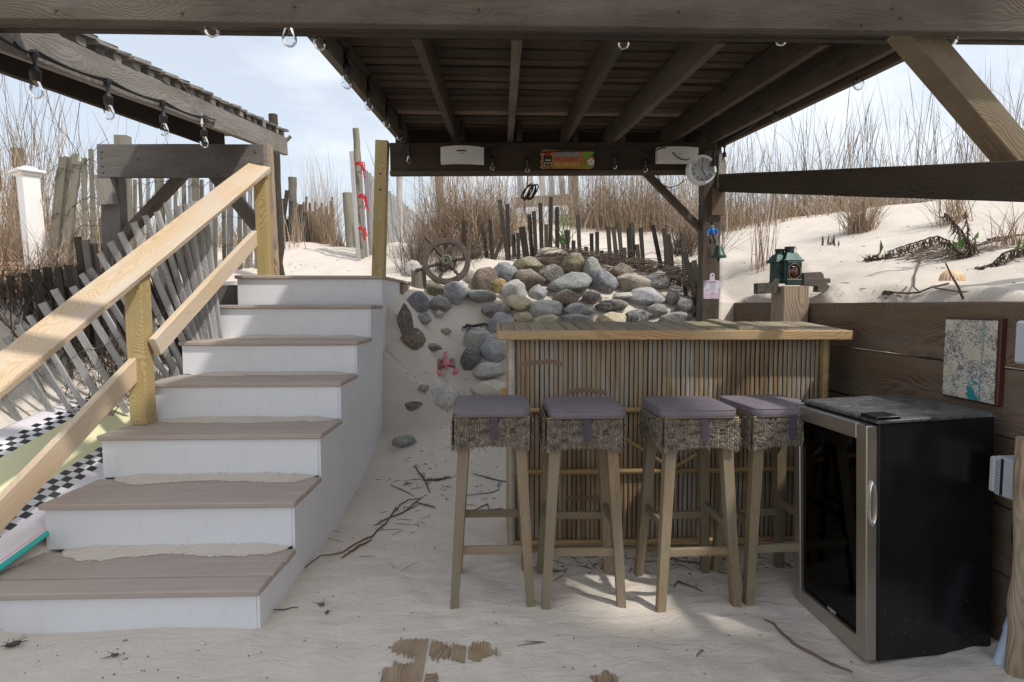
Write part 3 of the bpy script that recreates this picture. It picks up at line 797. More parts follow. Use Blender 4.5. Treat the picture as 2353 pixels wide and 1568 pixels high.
b=MB(); b.ring((0,0,0),.05,.0065,Matrix(((0,0,1,.019),(.32,0,0,0),(0,1.35,0,0),(0,0,0,1))),n=32,m=8)
b.v=[(v[0]-.019,v[1]+.0,v[2]) for v in b.v]
# recessed pull set in the near stile, facing the viewer
Mh=Matrix.Translation((.020,-.004,.575))@Matrix.Scale(.21,4,(1,0,0))@Matrix.Rotation(math.radians(90),4,'X')
b=MB(); b.ring((0,0,0),.052,.006,Matrix.Translation((.020,-.002,.555))@Matrix.Diagonal((.24,1,1.35,1))@Matrix.Rotation(math.radians(90),4,'X'),n=32,m=8); fb(b,'handle',M_['chrome'],smooth=True)
b=MB(); b.box(.010,.030,-.0012,.002,.490,.620); fb(b,'handle_recess',M_['steel'])
def txt(body,size,M,m,parent=None,name='lettering',ext=.0006,align='CENTER',sx=1):
    cu=bpy.data.curves.new(name,'FONT'); cu.body=body; cu.size=size; cu.extrude=ext; cu.align_x=align; cu.align_y='CENTER'; cu.resolution_u=2; cu.offset=size*.012
    tmp=bpy.data.objects.new('tmp',cu); dg=bpy.context.evaluated_depsgraph_get()
    col.objects.link(tmp); dg.update(); me=bpy.data.meshes.new_from_object(tmp.evaluated_get(bpy.context.evaluated_depsgraph_get()))
    bpy.data.objects.remove(tmp); me.materials.clear(); me.materials.append(m); me.name=name
    o=bpy.data.objects.new(name,me); col.objects.link(o); put(o,M@Matrix.Diagonal((sx,1,1,1)),parent); return o
M_['white']=mat('white_enamel',(.82,.82,.80),.35); M_['ink']=mat('black_ink',(.015,.015,.015),.6)
# maker's name on the lower edge of the glass
Mf=fr@Matrix(((0,0,-1,.0125),(-1,0,0,.20),(0,1,0,.078),(0,0,0,1)))
txt('insignia',.016,Mf,mat('silver_print',(.6,.6,.6),.4),fz,ext=.0003)
# ================================================================ SURFBOARD
def surfmat():
    m=mat('surfboard_graphics',rough=.32,spec=.5); t=NT(m); v=t.coord(rand=False); s=t.new('ShaderNodeSeparateXYZ',ins={0:v})
    x,y=s.outputs[0],s.outputs[1]
    # y across (0 = centre line); two checked bands, yellow between, pale pink outside, teal rail
    ay=t.math('ABSOLUTE',y); q=.034
    u=t.math('FLOOR',t.math('DIVIDE',x,q*1.25)); w_=t.math('FLOOR',t.math('DIVIDE',t.math('SUBTRACT',ay,.14),q))
    chk=t.math('MODULO',t.math('ABSOLUTE',t.math('ADD',u,w_)),2)
    chk=t.math('GREATER_THAN',chk,.5)
    c=t.mix(chk,(.80,.80,.79),(.012,.014,.03))
    inner=t.math('LESS_THAN',ay,.14); outer=t.math('GREATER_THAN',ay,.14+q*3)
    c=t.mix(inner,c,(.78,.76,.46)); c=t.mix(outer,c,(.76,.715,.745))
    # pin line and teal rail follow the outline (stored as a colour attribute)
    at=t.new('ShaderNodeAttribute',attribute_name='rim'); r=at.outputs['Fac']
    c=t.mix(t.math('GREATER_THAN',r,.925),c,(.80,.35,.42)); c=t.mix(t.math('GREATER_THAN',r,.938),c,(.76,.715,.745)); c=t.mix(t.math('GREATER_THAN',r,.955),c,(.03,.50,.42))
    n=t.noise(v,3,5,.6); c=t.mix(t.math('MULTIPLY_ADD',n,.5,-.22),c,(.55,.5,.42))
    return t.out(c,.32)
M_['surf']=surfmat()
pl=lambda x,y: V((x,y,.2+.2*(y-2.4)-.3*(x+1.9)))
so_=pl(-2.225,2.6)+V((0,0,.012)); ex=(pl(-2.235,3.6)-pl(-2.235,2.6)).normalized(); ey=(pl(-1.9,2.6)-pl(-2.6,2.6)).normalized()*-1
ez=ex.cross(ey).normalized(); 
if ez.z<0: ez=-ez
ey=ez.cross(ex)
Ms=Matrix(((ex.x,ey.x,ez.x,so_.x),(ex.y,ey.y,ez.y,so_.y),(ex.z,ey.z,ez.z,so_.z),(0,0,0,1)))
K=60;J=28; vs=[];fs=[];rim=[]
for side in (1,-1):
    for i in range(K+1):
        s=-1.5+3.15*i/K; f=(s+1.5)/3.15
        hw=.352*(1-abs(2*f-1)**2.6)**.62+.004
        if f>.6: hw=.352*max(0,(1-((f-.6)/.4)**2.2))**.75+.004
        for j in range(J+1):
            u=-1+2*j/J; uu=math.sin(u*math.pi/2)
            th=.038*(1-abs(uu)**3.5)**.5
            vs.append((s,uu*hw,side*th+.05*max(0,(f-.75)/.25)**2)); rim.append(abs(uu))
    
n1=(K+1)*(J+1)
for sd in (0,1):
    for i in range(K):
        for j in range(J):
            q=sd*n1+i*(J+1)+j; fs.append((q,q+1,q+J+2,q+J+1) if sd else (q,q+J+1,q+J+2,q+1))
b=MB(); b.add(vs,fs); sb=b.build('surfboard',M_['surf'],smooth=True,M=Ms,sharp=70,label='long surfboard with yellow centre, black and white checks and teal rails, lying beside the stairs',cat='surfboard')
at=sb.data.attributes.new('rim','FLOAT','POINT')
if len(at.data)==len(rim): at.data.foreach_set('value',rim)
# ================================================================ FENCES
def tw(px,py,Y): return PY(px,py,Y)
def picket(parent,top,bot,w,m,t_=.011,up=(0,-1,0)):
    top=V(top);bot=V(bot); bot=bot-(top-bot).normalized()*.12
    u=V(up); u=V((ru(-.35,.35),-1,0))
    return board('picket',bot,top,w,t_,m,parent,up=u,c=.002,warp=.004,seg=7,endcut=.003)
def wires(parent,lines,r=.0016,m='iron'):
    for pts in lines:
        b=MB(); P=[]
        for i in range(len(pts)-1):
            for k in range(8):
                q=pts[i].lerp(pts[i+1],k/8); P.append(q+V((0,ru(-.006,.006),ru(-.008,.008))))
        P.append(pts[-1])
        b.tube(P,r,4,False); b.build('wire',M_[m],parent)
# A: pale leaning pickets beside the stairs
fA=empty('slat_fence',(-2.6,3.3,.4),'pale grey slat fence leaning over behind the surfboard and handrail','fence')
topA=[(-95,885),(-40,832),(12,775),(43,747),(67,726),(97,697),(124,666),(166,643),(188,630),(206,602),(229,582),(254,556),(277,535),(306,512),(334,496),(360,487),(382,466),(408,474),(428,469),(447,462),(468,470)]
topsA=[];botsA=[]
for i,(px,py) in enumerate(topA):
    f=i/(len(topA)-1)
    slp=pw([(0,.62),(.45,.58),(.65,.42),(.8,.25),(1,.12)],f); bxp=px
    for _ in range(6): byp=pw([(-100,1060),(0,1000),(100,950),(200,922),(300,902),(410,878),(480,866)],bxp); bxp=px+slp*(byp-py)
    Yb=3.25+.62*f
    T=tw(px,py,Yb-.12+.10*f); B=tw(bxp,byp,Yb)
    if i in (7,9): T=T-V((.0,.0,.04))
    picket(fA,T,B,.040,M_['picket']); topsA.append(T); botsA.append(B)
wires(fA,[[topsA[i].lerp(botsA[i],k)+V((0,-.014,0)) for i in range(len(topA))] for k in (.16,.55)],.0018,'wire')
# B: darker weathered pickets behind it
fB=empty('slat_fence',(-3.1,3.9,.7),'dark weathered slat fence behind the pale leaning one, overgrown with dry stems','fence')
TB=[(0,648,22,800),(23,634,50,800),(56,628,88,790),(82,619,112,770),(108,615,128,742),(133,614,158,720),(156,609,190,700),(172,612,196,690),(4,700,-6,860),(60,700,66,820),(112,690,118,800),(150,660,156,770),(178,545,204,690),(196,552,226,705),(216,560,236,700),(240,560,262,700)]
tt=[];bb=[]
for (a,b_,c_,d_) in TB:
    Y=3.75+ru(-.05,.05); T=tw(a,b_,Y); B=tw(c_,d_+60,Y+.05); picket(fB,T,B,.045,M_['picketd' if a<180 else 'greyd']); tt.append(T);bb.append(B)
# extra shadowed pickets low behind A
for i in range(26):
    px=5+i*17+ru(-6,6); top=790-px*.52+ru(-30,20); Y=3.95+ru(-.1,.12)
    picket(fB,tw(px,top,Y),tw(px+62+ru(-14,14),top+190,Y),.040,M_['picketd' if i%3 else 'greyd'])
wires(fB,[[tt[i].lerp(bb[i],k)+V((0,-.016,0)) for i in range(8)] for k in (.28,.6)])
# C: tall old pickets with posts behind the white post
fC=empty('slat_fence',(-3.6,4.6,1.2),'tall old slat fence with rusty wire ties between the white post and the side pergola','fence')
TC=[(146,362,118,611,.055),(160,362,130,618,.075),(177,370,142,614,.075),(173,353,163,600,.04),(194,364,194,545,.042),(209,344,216,552,.040),(136,392,112,600,.04),(232,500,240,560,.04)]
tt=[];bb=[]
for (a,b_,c_,d_,w_) in TC:
    Y=4.75+ru(-.04,.06); T=tw(a,b_,Y); B=tw(c_,d_+25,Y); picket(fC,T,B,w_,M_['picketo'],t_=.02 if w_>.05 else .012); tt.append(T);bb.append(B)
for k in (.10,.47,.75): wires(fC,[[tt[i].lerp(bb[i],k)+V((0,-.03,0)) for i in (6,0,1,2,3,4,5)]+[tw(232,b2,4.7) for b2 in [355+k*220]]],.003)
for px,t1_,t2_,Y,w_,m in ((282,313,640,5.1,.11,'picketo'),(276,405,700,4.9,.10,'picketo')):
    board('post',tw(px+4,t2_,Y),tw(px,t1_,Y),w_,.07,M_[m],fC,up=(0,-1,0))
# D: long pale fence crossing behind the side pergola
fD=empty('slat_fence',(-2.4,6.0,1.7),'long upright slat fence running across the sand behind the side pergola','fence')
tt=[];bb=[]
i=0; px=292
while px<640:
    Y=6.05+ru(-.08,.08); pyt=400+ru(-12,14); pyb=pw([(290,560),(420,585),(520,602),(640,598)],px)+ru(-4,10)
    w_=.040 if i%5 else .075
    T=tw(px+ru(-3,3),pyt,Y);B=tw(px+ru(-2,8),pyb,Y); picket(fD,T,B,w_,M_['picketo' if i%3 else 'picket']); tt.append(T);bb.append(B)
    px+=ru(12,19); i+=1
wires(fD,[[tt[i].lerp(bb[i],k)+V((0,-.02,0)) for i in range(len(tt))] for k in (.12,.45,.8)],.0028)
# low stubs between the dark piling and the red-tied poles
fG=empty('slat_fence',(-2.6,8.0,2.0),'low crooked stub fence half buried in grass between the piling and the stub post','fence')
for i in range(34):
    px=646+i*3.6+ru(-2,2); 
    if px>765: continue
    top=ru(452,505); Y=8.4+ru(-.3,.3); picket(fG,tw(px,top,Y),tw(px+ru(-4,6),556,Y),.032,M_['picketo' if i%2 else 'picketd'])
for a,b_,c_,d_ in ((660,438,652,468),(668,462,672,510),(690,470,684,520),(702,490,708,535)):
    board('stake',tw(c_,d_+30,8.0),tw(a,b_,8.0),.05,.04,M_['picketd'],fG,up=(0,-1,0))
def single(name,top,bot,w,t_,m,label,cat,**k):
    bot=V(bot);top=V(top); return board(name,bot-(top-bot).normalized()*.25,top,w,t_,M_[m],None,up=(0,-1,0),seg=14,warp=.006,label=label,cat=cat,**k)
def pole(name,top,bot,r,m,label,cat,group=None,wob=.01,n=14):
    top=V(top);bot=V(bot); Mx=frame(bot-(top-bot).normalized()*.2,top); L=(top-bot).length+.2
    b=MB(); P=[(L*i/10,wob*N.noise(V((i*.6,top.x,0))),wob*N.noise(V((i*.6,top.x,5)))) for i in range(11)]
    b.tube(P,[r*(1+.10*N.noise(V((i*.9,3,top.x)))) for i in range(11)],n)
    return b.build(name,M_[m],None,smooth=True,M=Mx,label=label,cat=cat,group=group,sharp=50)
pole('wooden_piling',tw(627,264,5.55),tw(644,592,5.55),.040,'picketd','dark cracked piling standing just behind the end of the left roof','piling',wob=.03)
pole('wooden_post',tw(672,408,8.2),tw(674,560,8.2),.055,'picketo','round grey post among the low stubs with grass at its foot','post')
pole('wooden_post',tw(798,444,7.4),tw(806,558,7.4),.062,'picketo','short thick round stub post left of the red-tied poles','post')
pole('wooden_post',tw(40,342,7.2),tw(52,560,7.2),.062,'picketo','straw coloured round post standing in grass behind the white post','post')
pole('fence_pole',tw(817,296,6.6),tw(830,566,6.6),.036,'picketo','tall round pole tied with red ribbon beside the stub post','pole',wob=.025)
single('loose_lath',tw(807,348,6.5),tw(822,562,6.5),.045,.012,'picket','grey slat leaning on the left side of the red-tied pole','slat')
single('loose_lath',tw(824,336,6.65),tw(840,560,6.65),.035,.012,'picket','grey slat tied to the right side of the red-tied pole','slat')
M_['red']=mat('red_ribbon',(.55,.03,.035),.6)
rbz=['highest red ribbon bow tied round the tall pole','middle red ribbon tied round the tall pole','lowest red ribbon tied round the tall pole']
for k,(px,py) in enumerate(((822,378),(828,453),(826,526))):
    b=MB(); c=tw(px,py,6.52)
    for j in range(6):
        P=[c+V((ru(-.05,.0),ru(-.01,.0),ru(-.01,.02))),c+V((ru(.0,.04),-.03,ru(-.01,.03))),c+V((ru(.05,.08),-.02,ru(-.09,.03))),c+V((ru(.04,.10),-.01,ru(-.16,-.05)))]
        b.tube(P,.006,5)
    b.ring(c+V((0,.05,0)),.055,.006,Matrix.Rotation(.1,4,'X'),16,5); b.build('red_ribbon',M_['red'],smooth=True,label=rbz[k],cat='ribbon',group='red ribbons on the tall pole')
# E: receding fence to the right of the red-tied poles
fE=empty('slat_fence',(-1.5,9,2.0),'silver slat fence receding over the dune behind the new pergola post','fence')
tt=[];bb=[]
for i in range(46):
    f=i/45; px=838+f*185; Y=6.7+7.5*f**1.3; pt=pw([(838,388),(861,415),(896,442),(940,480),(975,512),(1023,545)],px)+ru(-5,5); pb=pw([(838,562),(890,575),(960,585),(1023,572)],px)
    T=tw(px,pt,Y);B=tw(px+12-8*f,pb,Y); picket(fE,T,B,.034,M_['picket']); tt.append(T);bb.append(B)
wires(fE,[[tt[i].lerp(bb[i],k) for i in range(46)] for k in (.2,.6)],.003,'wire')
pole('wooden_post',tw(917,405,9.0),tw(921,560,9.0),.045,'picket','slim grey post rising from the receding silver fence','post')
pole('wooden_post',tw(1008,395,7.6),tw(1018,560,7.6),.055,'picketo','greenish post in the tall grass above the ship wheel','post')
# F: dark pickets round the rock crest
fF=empty('slat_fence',(.6,5.7,1.5),'row of dark broken pickets of uneven height along the top of the rock slope','fence')
TF=[(738,215,742,340),(850,240,890,440),(905,210,917,415),(965,85,1012,395),(1012,110,1020,380),(1105,255,1130,395),(1050,300,1055,405),(1080,295,1083,405),(1150,175,1165,355),(1180,155,1192,380),(1220,105,1230,385),(1257,240,1258,385),(1287,65,1283,370),(1325,130,1327,390),(1363,355,1370,425),(1390,275,1395,430),(1430,340,1430,430),(1458,180,1470,420),(1508,380,1512,440),(1543,295,1545,415),(1578,285,1580,405),(1605,405,1625,480),(1647,250,1660,400),(1680,255,1705,465),(1715,225,1738,480),(1750,385,1752,480),(1775,265,1785,465),(1800,225,1808,440),(1830,365,1847,510),(1852,260,1872,470),(1865,470,1875,540),(1930,245,1985,490),(1998,265,2032,510),(2028,300,2062,560),(2115,295,2138,665),(2040,510,2052,640),(2085,510,2098,650),(2130,410,2225,800),(2190,465,2243,700),(985,320,915,465),(2010,400,2020,540),(1700,400,1712,480),(1480,400,1490,440),(2160,480,2215,760),(2205,520,2235,740)]
for n_,(a,b_,c_,d_) in enumerate(TF):
    a,c_=796.6+a*.3646,796.6+c_*.3646; b_,d_=429+b_*.3646,429+d_*.3646
    Y=pw([(1050,6.0),(1300,5.95),(1450,5.8),(1560,5.5),(1620,5.1)],c_)+ru(-.05,.05)
    picket(fF,tw(a,b_,Y),tw(c_,d_+14,Y),.040 if n_ not in(5,) else .07,M_['picketd'],t_=.014)
# G: rail fence beyond the grass
fH=empty('board_fence',(.9,8.6,2.1),'pale upright boards on a heavy rail seen through the grass below the back beam','fence')
for px in (1196,1219,1246,1267,1291):
    picket(fH,tw(px-2,392,8.9),tw(px+2,452,8.9),.085,M_['picket'],t_=.02)
board('rail',tw(1185,466,8.8),tw(1318,458,8.8),.05,.155,M_['picketo'],fH)
board('post',tw(1322,560,8.85),tw(1316,392,8.85),.14,.10,M_['picketo'],fH,up=(0,-1,0))
# white capped post
wp=empty('white_post',tuple(tw(92,612,5.0)),'white capped vinyl post standing in dry grass at far left','post')
c=tw(84,612,5.0); top=tw(80,392,5.0).z; Mx=Matrix.Translation(c)@Matrix.Rotation(math.radians(-2.6),4,'Y')@Matrix.Rotation(math.radians(-32),4,'Z')
H_=top-c.z
for nm,(hw,z0,z1) in (('shaft',(.060,-.3,H_-.03)),):
    b=MB(); b.box(-hw,hw,-hw,hw,z0,z1,.003); b.build(nm,M_['white'],wp,M=Mx)
b=MB(); b.box(-.075,.075,-.075,.075,H_-.05,H_-.025,.006); b.box(-.098,.098,-.098,.098,H_-.025,H_-.002,.004)
b.add([(-.07,-.07,H_-.002),(.07,-.07,H_-.002),(.07,.07,H_-.002),(-.07,.07,H_-.002),(-.03,-.03,H_+.03),(.03,-.03,H_+.03),(.03,.03,H_+.03),(-.03,.03,H_+.03)],[(0,1,5,4),(1,2,6,5),(2,3,7,6),(3,0,4,7),(4,5,6,7)])
b.build('cap',M_['white'],wp,M=Mx)
# terracotta coloured tarp/boardwalk at left edge
M_['clay']=plain('clay_coloured_planks',(.60,.36,.24),(.66,.44,.31),2,.8,.2,.004,rand=False)
cw=empty('clay_boardwalk',tuple(tw(100,650,4.4)),'clay coloured boardwalk edge behind the dark pickets at far left','boardwalk')
for k in range(7):
    y=4.35+k*.145; zz=1.235+.07*k*.7
    board('plank',(-6.5,y,zz-.02),(-2.95-.0*k,y,zz+.04),.14,.03,M_['clay'],cw,seg=8)
# ================================================================ ROCKS
def rockmat(key,c1,c2,c3,sc=18):
    m=mat('stone_'+key,rough=.8); t=NT(m); v=t.coord(rand=True)
    a=t.noise(v,sc*.45,5,.65,.4); b_=t.noise(v,sc*1.9,5,.72); g=t.noise(v,sc*6,3,.65)
    c=t.ramp(a,[(.40,c1),(.58,c2)]); c=t.mix(t.math('MULTIPLY_ADD',b_,5,-2.45),c,c3)
    c=t.mix(t.math('MULTIPLY_ADD',g,6.0,-3.2),c,tuple(min(1,x*.35) for x in c1)); g2=t.noise(v,sc*4.3,3,.7,.5); c=t.mix(t.math('MULTIPLY_ADD',g2,7.0,-3.9),c,(.5,.475,.44))
    # dusting of blown sand on upward faces
    nz=t.new('ShaderNodeSeparateXYZ',ins={0:t.new('ShaderNodeNewGeometry').outputs['Normal']}).outputs[2]
    f=t.math('MULTIPLY',t.math('SUBTRACT',nz,.62),t.math('MULTIPLY_ADD',b_,3.0,-.7))
    c=t.mix(t.new('ShaderNodeClamp',ins={0:f}).outputs[0],c,(.60,.54,.47))
    h=t.math('ADD',a,t.math('MULTIPLY',b_,.35)); return t.out(c,.8,t.bump(h,1.0,.03))
RM={'white':((.55,.53,.50),(.42,.40,.37),(.30,.28,.25)),'olive':((.17,.15,.085),(.12,.105,.06),(.24,.21,.14)),'bluegrey':((.30,.31,.33),(.40,.395,.39),(.17,.175,.18)),
 'cream':((.52,.47,.38),(.45,.39,.29),(.60,.56,.49)),'brown':((.15,.115,.08),(.20,.155,.115),(.09,.07,.052)),'slate':((.20,.205,.23),(.13,.135,.15),(.32,.32,.33)),
 'ochre':((.34,.22,.075),(.26,.17,.07),(.40,.30,.14)),'pale':((.47,.45,.42),(.38,.37,.35),(.28,.27,.25)),'green':((.24,.255,.235),(.17,.185,.17),(.33,.34,.32)),
 'grey':((.22,.215,.205),(.28,.27,.255),(.14,.135,.13)),'dark':((.085,.08,.075),(.13,.12,.11),(.22,.20,.18)),'tan':((.33,.29,.22),(.25,.22,.16),(.42,.38,.31)),
 'purple':((.21,.17,.165),(.16,.13,.125),(.33,.30,.29)),'black':((.045,.048,.055),(.075,.078,.085),(.42,.42,.42)),'yellow':((.46,.38,.23),(.52,.46,.34),(.34,.26,.15))}
for k,v in RM.items(): M_['r_'+k]=rockmat(k,*[tuple(min(.7,c*1.22) for c in q) for q in v])
def zz(a,b): return 796.6+a*.3646,429+b*.3646
RK=[(430,522,115,95,'white','dark spotted white rock behind the upright log beside the wheel'),
(558,652,105,88,'olive','mossy olive round stone right of the upright log'),
(692,672,160,138,'bluegrey','large smooth blue grey boulder just below the ship wheel'),
(785,572,68,88,'cream','small cream stone leaning against the right of the wheel'),
(870,588,165,145,'brown','large brown boulder tilted up right of the cream stone by the wheel'),
(1000,552,138,122,'slate','blotched slate blue boulder above the ochre stone'),
(957,630,78,90,'ochre','ochre yellow stone wedged under the slate blue boulder'),
(1050,660,145,120,'pale','pale speckled round stone right of the ochre one'),
(855,692,150,80,'green','flat green grey stone below the large tilted brown boulder'),
(455,733,120,130,'slate','slate stone wrapped in a dry stem beside the deck joist'),
(578,745,128,98,'grey','smooth mid grey stone below the mossy olive one'),
(1070,738,160,88,'yellow','yellowish stone just under the pale speckled round one'),
(947,783,160,92,'purple','purplish brown stone over the blue grey one at the bar corner'),
(490,836,82,72,'grey','small smooth grey pebble shaped stone near the deck side'),
(583,808,52,46,'pale','tiny pale stone on bare sand under the smooth grey one'),
(372,848,88,185,'dark','tall dark stone standing against the deck side panel'),
(417,960,128,112,'brown','brown grey stone at the foot of the tall dark one by the stairs'),
(968,862,150,115,'bluegrey','pale blue stone partly hidden by the left end of the bar top'),
(817,955,195,138,'pale','angular grey rock with the black driftwood piece lying on it'),
(940,1023,168,148,'bluegrey','light blue grey boulder touching the left bar post'),
(775,1090,118,122,'dark','jagged dark rock right of the red lobster'),
(893,1168,215,92,'pale','long pale grey stone below the jagged dark rock'),
(545,1012,98,40,'purple','thin flat brown stone above the red lobster'),
(480,1270,66,44,'grey','small grey pebble alone on the sand left of the white spotted rock'),
(610,1328,168,125,'white','white spotted rough rock left of the first stool'),
(416,1380,108,50,'dark','low dark rock on bare sand close to the stairs'),
(907,1278,215,100,'cream','broad cream stone just behind the first stool cushion'),
(1145,502,188,108,'olive','long dark olive boulder in the top row left of centre'),
(1295,448,180,110,'tan','topmost tan boulder of the rock pile'),
(1425,502,152,134,'olive','knobbly olive brown boulder right of the topmost tan one'),
(1150,588,178,112,'brown','rust brown boulder under the long dark olive one'),
(1285,563,148,124,'dark','dark grey boulder under the topmost tan one'),
(1550,540,108,142,'green','upright grey green boulder right of the knobbly olive one'),
(1415,615,240,124,'green','widest grey green boulder in the middle of the pile'),
(1627,603,148,132,'slate','dark slate boulder right of the widest grey green one'),
(1735,550,124,132,'brown','brown boulder with a pale top below the dark pickets'),
(1805,615,200,112,'tan','wide tan boulder resting against the brown one with a pale top'),
(1968,600,138,108,'grey','dark bellied grey boulder beside the leaning pickets'),
(1217,668,108,78,'bluegrey','small blue grey stone left of the plain brown one in the sand'),
(1387,710,154,94,'brown','plain brown stone in sand under the widest grey green boulder'),
(1548,697,118,78,'purple','purple brown stone with a white fleck under the slate boulder'),
(1735,690,134,48,'pale','flat pale stone nearly buried under the wide tan boulder'),
(1900,695,205,98,'bluegrey','long light blue grey boulder under the dark bellied one'),
(2048,705,94,84,'grey','faceted grey stone right of the long light blue grey boulder'),
(1250,768,210,94,'pale','long pale grey stone left above the bar top'),
(1470,780,170,78,'bluegrey','pale blue stone directly over the middle of the bar top'),
(1672,752,168,74,'dark','dark stone frosted white right of the pale blue one over the bar'),
(1955,780,128,72,'grey','small dark edged grey stone right of the black speckled one'),
(1110,822,135,62,'yellow','crumbly cream yellow stone behind the left end of the bar top'),
(1255,838,145,66,'cream','cream stone with a green shoot beside it at the bar top'),
(1450,842,172,64,'grey','dusty dark grey stone behind the bar top right of the green shoot'),
(1682,834,175,72,'yellow','speckled yellow stone behind the bar top'),
(1838,824,165,80,'black','black speckled stone resting just over the bar top'),
(2077,830,165,70,'grey','grey streaked stone behind the bar top next to the post'),
(2135,768,134,124,'dark','round dark stone with a bright face below the last pickets'),
(620,908,60,34,'tan','tiny tan stone half buried left of the driftwood topped rock')]
DR=[(927,1013,46,26,'green','green grey stone alone on the slope left of the first stool',None),
(1660,668,34,50,'tan','tan rock just right of the cutting board behind the post',1.22)]
def rock(px,py,w,h,m,lab,Yf=None):
    p=GND(px,py+h*.32) if Yf is None else PY(px,py+h*.3,5.0)
    Y=p.y; s=Y/CF; rw,rh=w*s/2*1.03,h*s/2*1.05
    c=PY(px,py,Y-rw*.02)
    sd=ru(0,99); ang=ru(-.25,.25)
    fac=[(V((ru(-1,1),ru(-1,1),ru(-1,1))).normalized(),ru(.70,.95)) for _ in range(11)]
    def f(d):
        r=1.05+.20*N.noise(d*1.3+V((sd,0,0)))+.08*N.noise(d*3.1+V((0,sd,0)))
        for n_,q in fac:
            dd=d.dot(n_)
            if dd>.2: r=min(r,q/dd)
        return r*1.05+.022*N.noise(d*8+V((sd,sd,0)))
    b=MB(); b.ell(c,(rw*1.06,rw*.82,rh*1.08),30,20,Matrix.Rotation(ang*.5,4,'Y'),f)
    return b.build('rock',M_['r_'+m],smooth=True,label=lab,cat='rock',group='rocks set into the sand slope',sharp=55)
for (a,b_,w_,h_,m,l) in RK:
    px,py=zz(a,b_); rock(px,py,w_*.3646,h_*.3646,m,l)
for (a,b_,w_,h_,m,l,Yf) in DR: rock(a,b_,w_,h_,m,l,Yf)
# upright log beside the wheel
p=GND(962,662); b=MB(); s=p.y/CF; hw=17*s; zt=PY(962,622,p.y).z
prof=[(math.cos(2*math.pi*k/16)*hw*(1+.12*math.sin(3*k)),math.sin(2*math.pi*k/16)*hw*.8) for k in range(16)]
vs=[];fs=[]
for i in range(7):
    z=p.z-.08+(zt-p.z+.08)*i/6
    for k,(x,y) in enumerate(prof): vs.append((p.x+x*(1+.04*math.sin(i)),p.y+.04+y,z+(.006*math.sin(k*2.3) if i==6 else 0)))
for i in range(6):
    for k in range(16): fs.append((i*16+k,i*16+(k+1)%16,(i+1)*16+(k+1)%16,(i+1)*16+k))
fs.append(tuple(6*16+k for k in range(16)))
Mx=Matrix(((0,0,1,p.x),(0,1,0,p.y),(-1,0,0,p.z),(0,0,0,1))); inv=Mx.inverted()
b.add([inv@V(v) for v in vs],fs); b.build('log',M_['picketo'],smooth=True,M=Mx,label='short upright grey log cracked along its grain, beside the ship wheel',cat='log',sharp=40)
# ================================================================ SHIP WHEEL
wy=GND(1026,655).y-.13; c=PY(1026,600.5,wy); s=wy/CF
ship=empty('ship_helm',(c.x,c.y,c.z-54*s),'weathered wooden ship wheel with iron hub leaning on the rocks by the deck','ship wheel')
Mw=Matrix.Translation(c)@Matrix.Rotation(math.radians(90-14),4,'X')
M_['wheel']=plain('wheel_wood',(.12,.098,.08),(.055,.043,.035),20,.85,.4,.004)
Ro=49*s
def ringbox(R0,R1,z0,z1,n=48):
    b=MB(); vs=[];fs=[]
    for i in range(n):
        a=2*math.pi*i/n
        for (r,z) in ((R0,z0),(R1,z0),(R1,z1),((R1+R0)/2,z1*1.25),(R0,z1)): vs.append((r*math.cos(a),r*math.sin(a),z))
    for i in range(n):
        for j in range(5): fs.append((i*5+j,((i+1)%n)*5+j,((i+1)%n)*5+(j+1)%5,i*5+(j+1)%5))
    b.add(vs,fs); return b
ringbox(Ro*.86,Ro*1.11,-.018,.018).build('rim',M_['wheel'],ship,smooth=True,M=Mw,sharp=30)
b=MB(); b.lathe([(0,.042),(Ro*.06,.042),(Ro*.065,.034),(Ro*.16,.034),(Ro*.17,.040),(Ro*.21,.040),(Ro*.225,.030),(Ro*.27,.028),(Ro*.27,-.02),(0,-.02)],n=28)
b.build('hub',plain('verdigris_brass',(.20,.20,.13),(.13,.13,.085),12,.5,.1,.001,metal=.5),ship,smooth=True,M=Mw,sharp=40)
b=MB(); b.lathe([(0,.0435),(Ro*.05,.0435)],n=12); b.build('axle_hole',M_['black'],ship,M=Mw)
for k in range(6):
    a=math.radians(70+60*k+(8 if k==2 else 0)); Rk=Matrix.Rotation(a,4,'Z')@Matrix.Rotation(math.radians(90),4,'Y')
    b=MB(); b.lathe([(.0,Ro*.2),(.020,Ro*.2),(.022,Ro*.44),(.013,Ro*.45),(.018,Ro*.50),(.011,Ro*.56),(.019,Ro*.66),(.012,Ro*.76),(.016,Ro*.8),(.016,Ro*.9)],n=12)
    b.build('spoke',M_['wheel'],ship,smooth=True,M=Mw@Rk,sharp=50)
    if k in (1,2):
        b=MB(); b.lathe([(.012,Ro*1.08),(.018,Ro*1.16),(.012,Ro*1.24),(.019,Ro*1.40),(.015,Ro*1.50),(.0,Ro*1.52)],n=12); b.build('handle',M_['wheel'],ship,smooth=True,M=Mw@Rk,sharp=50)
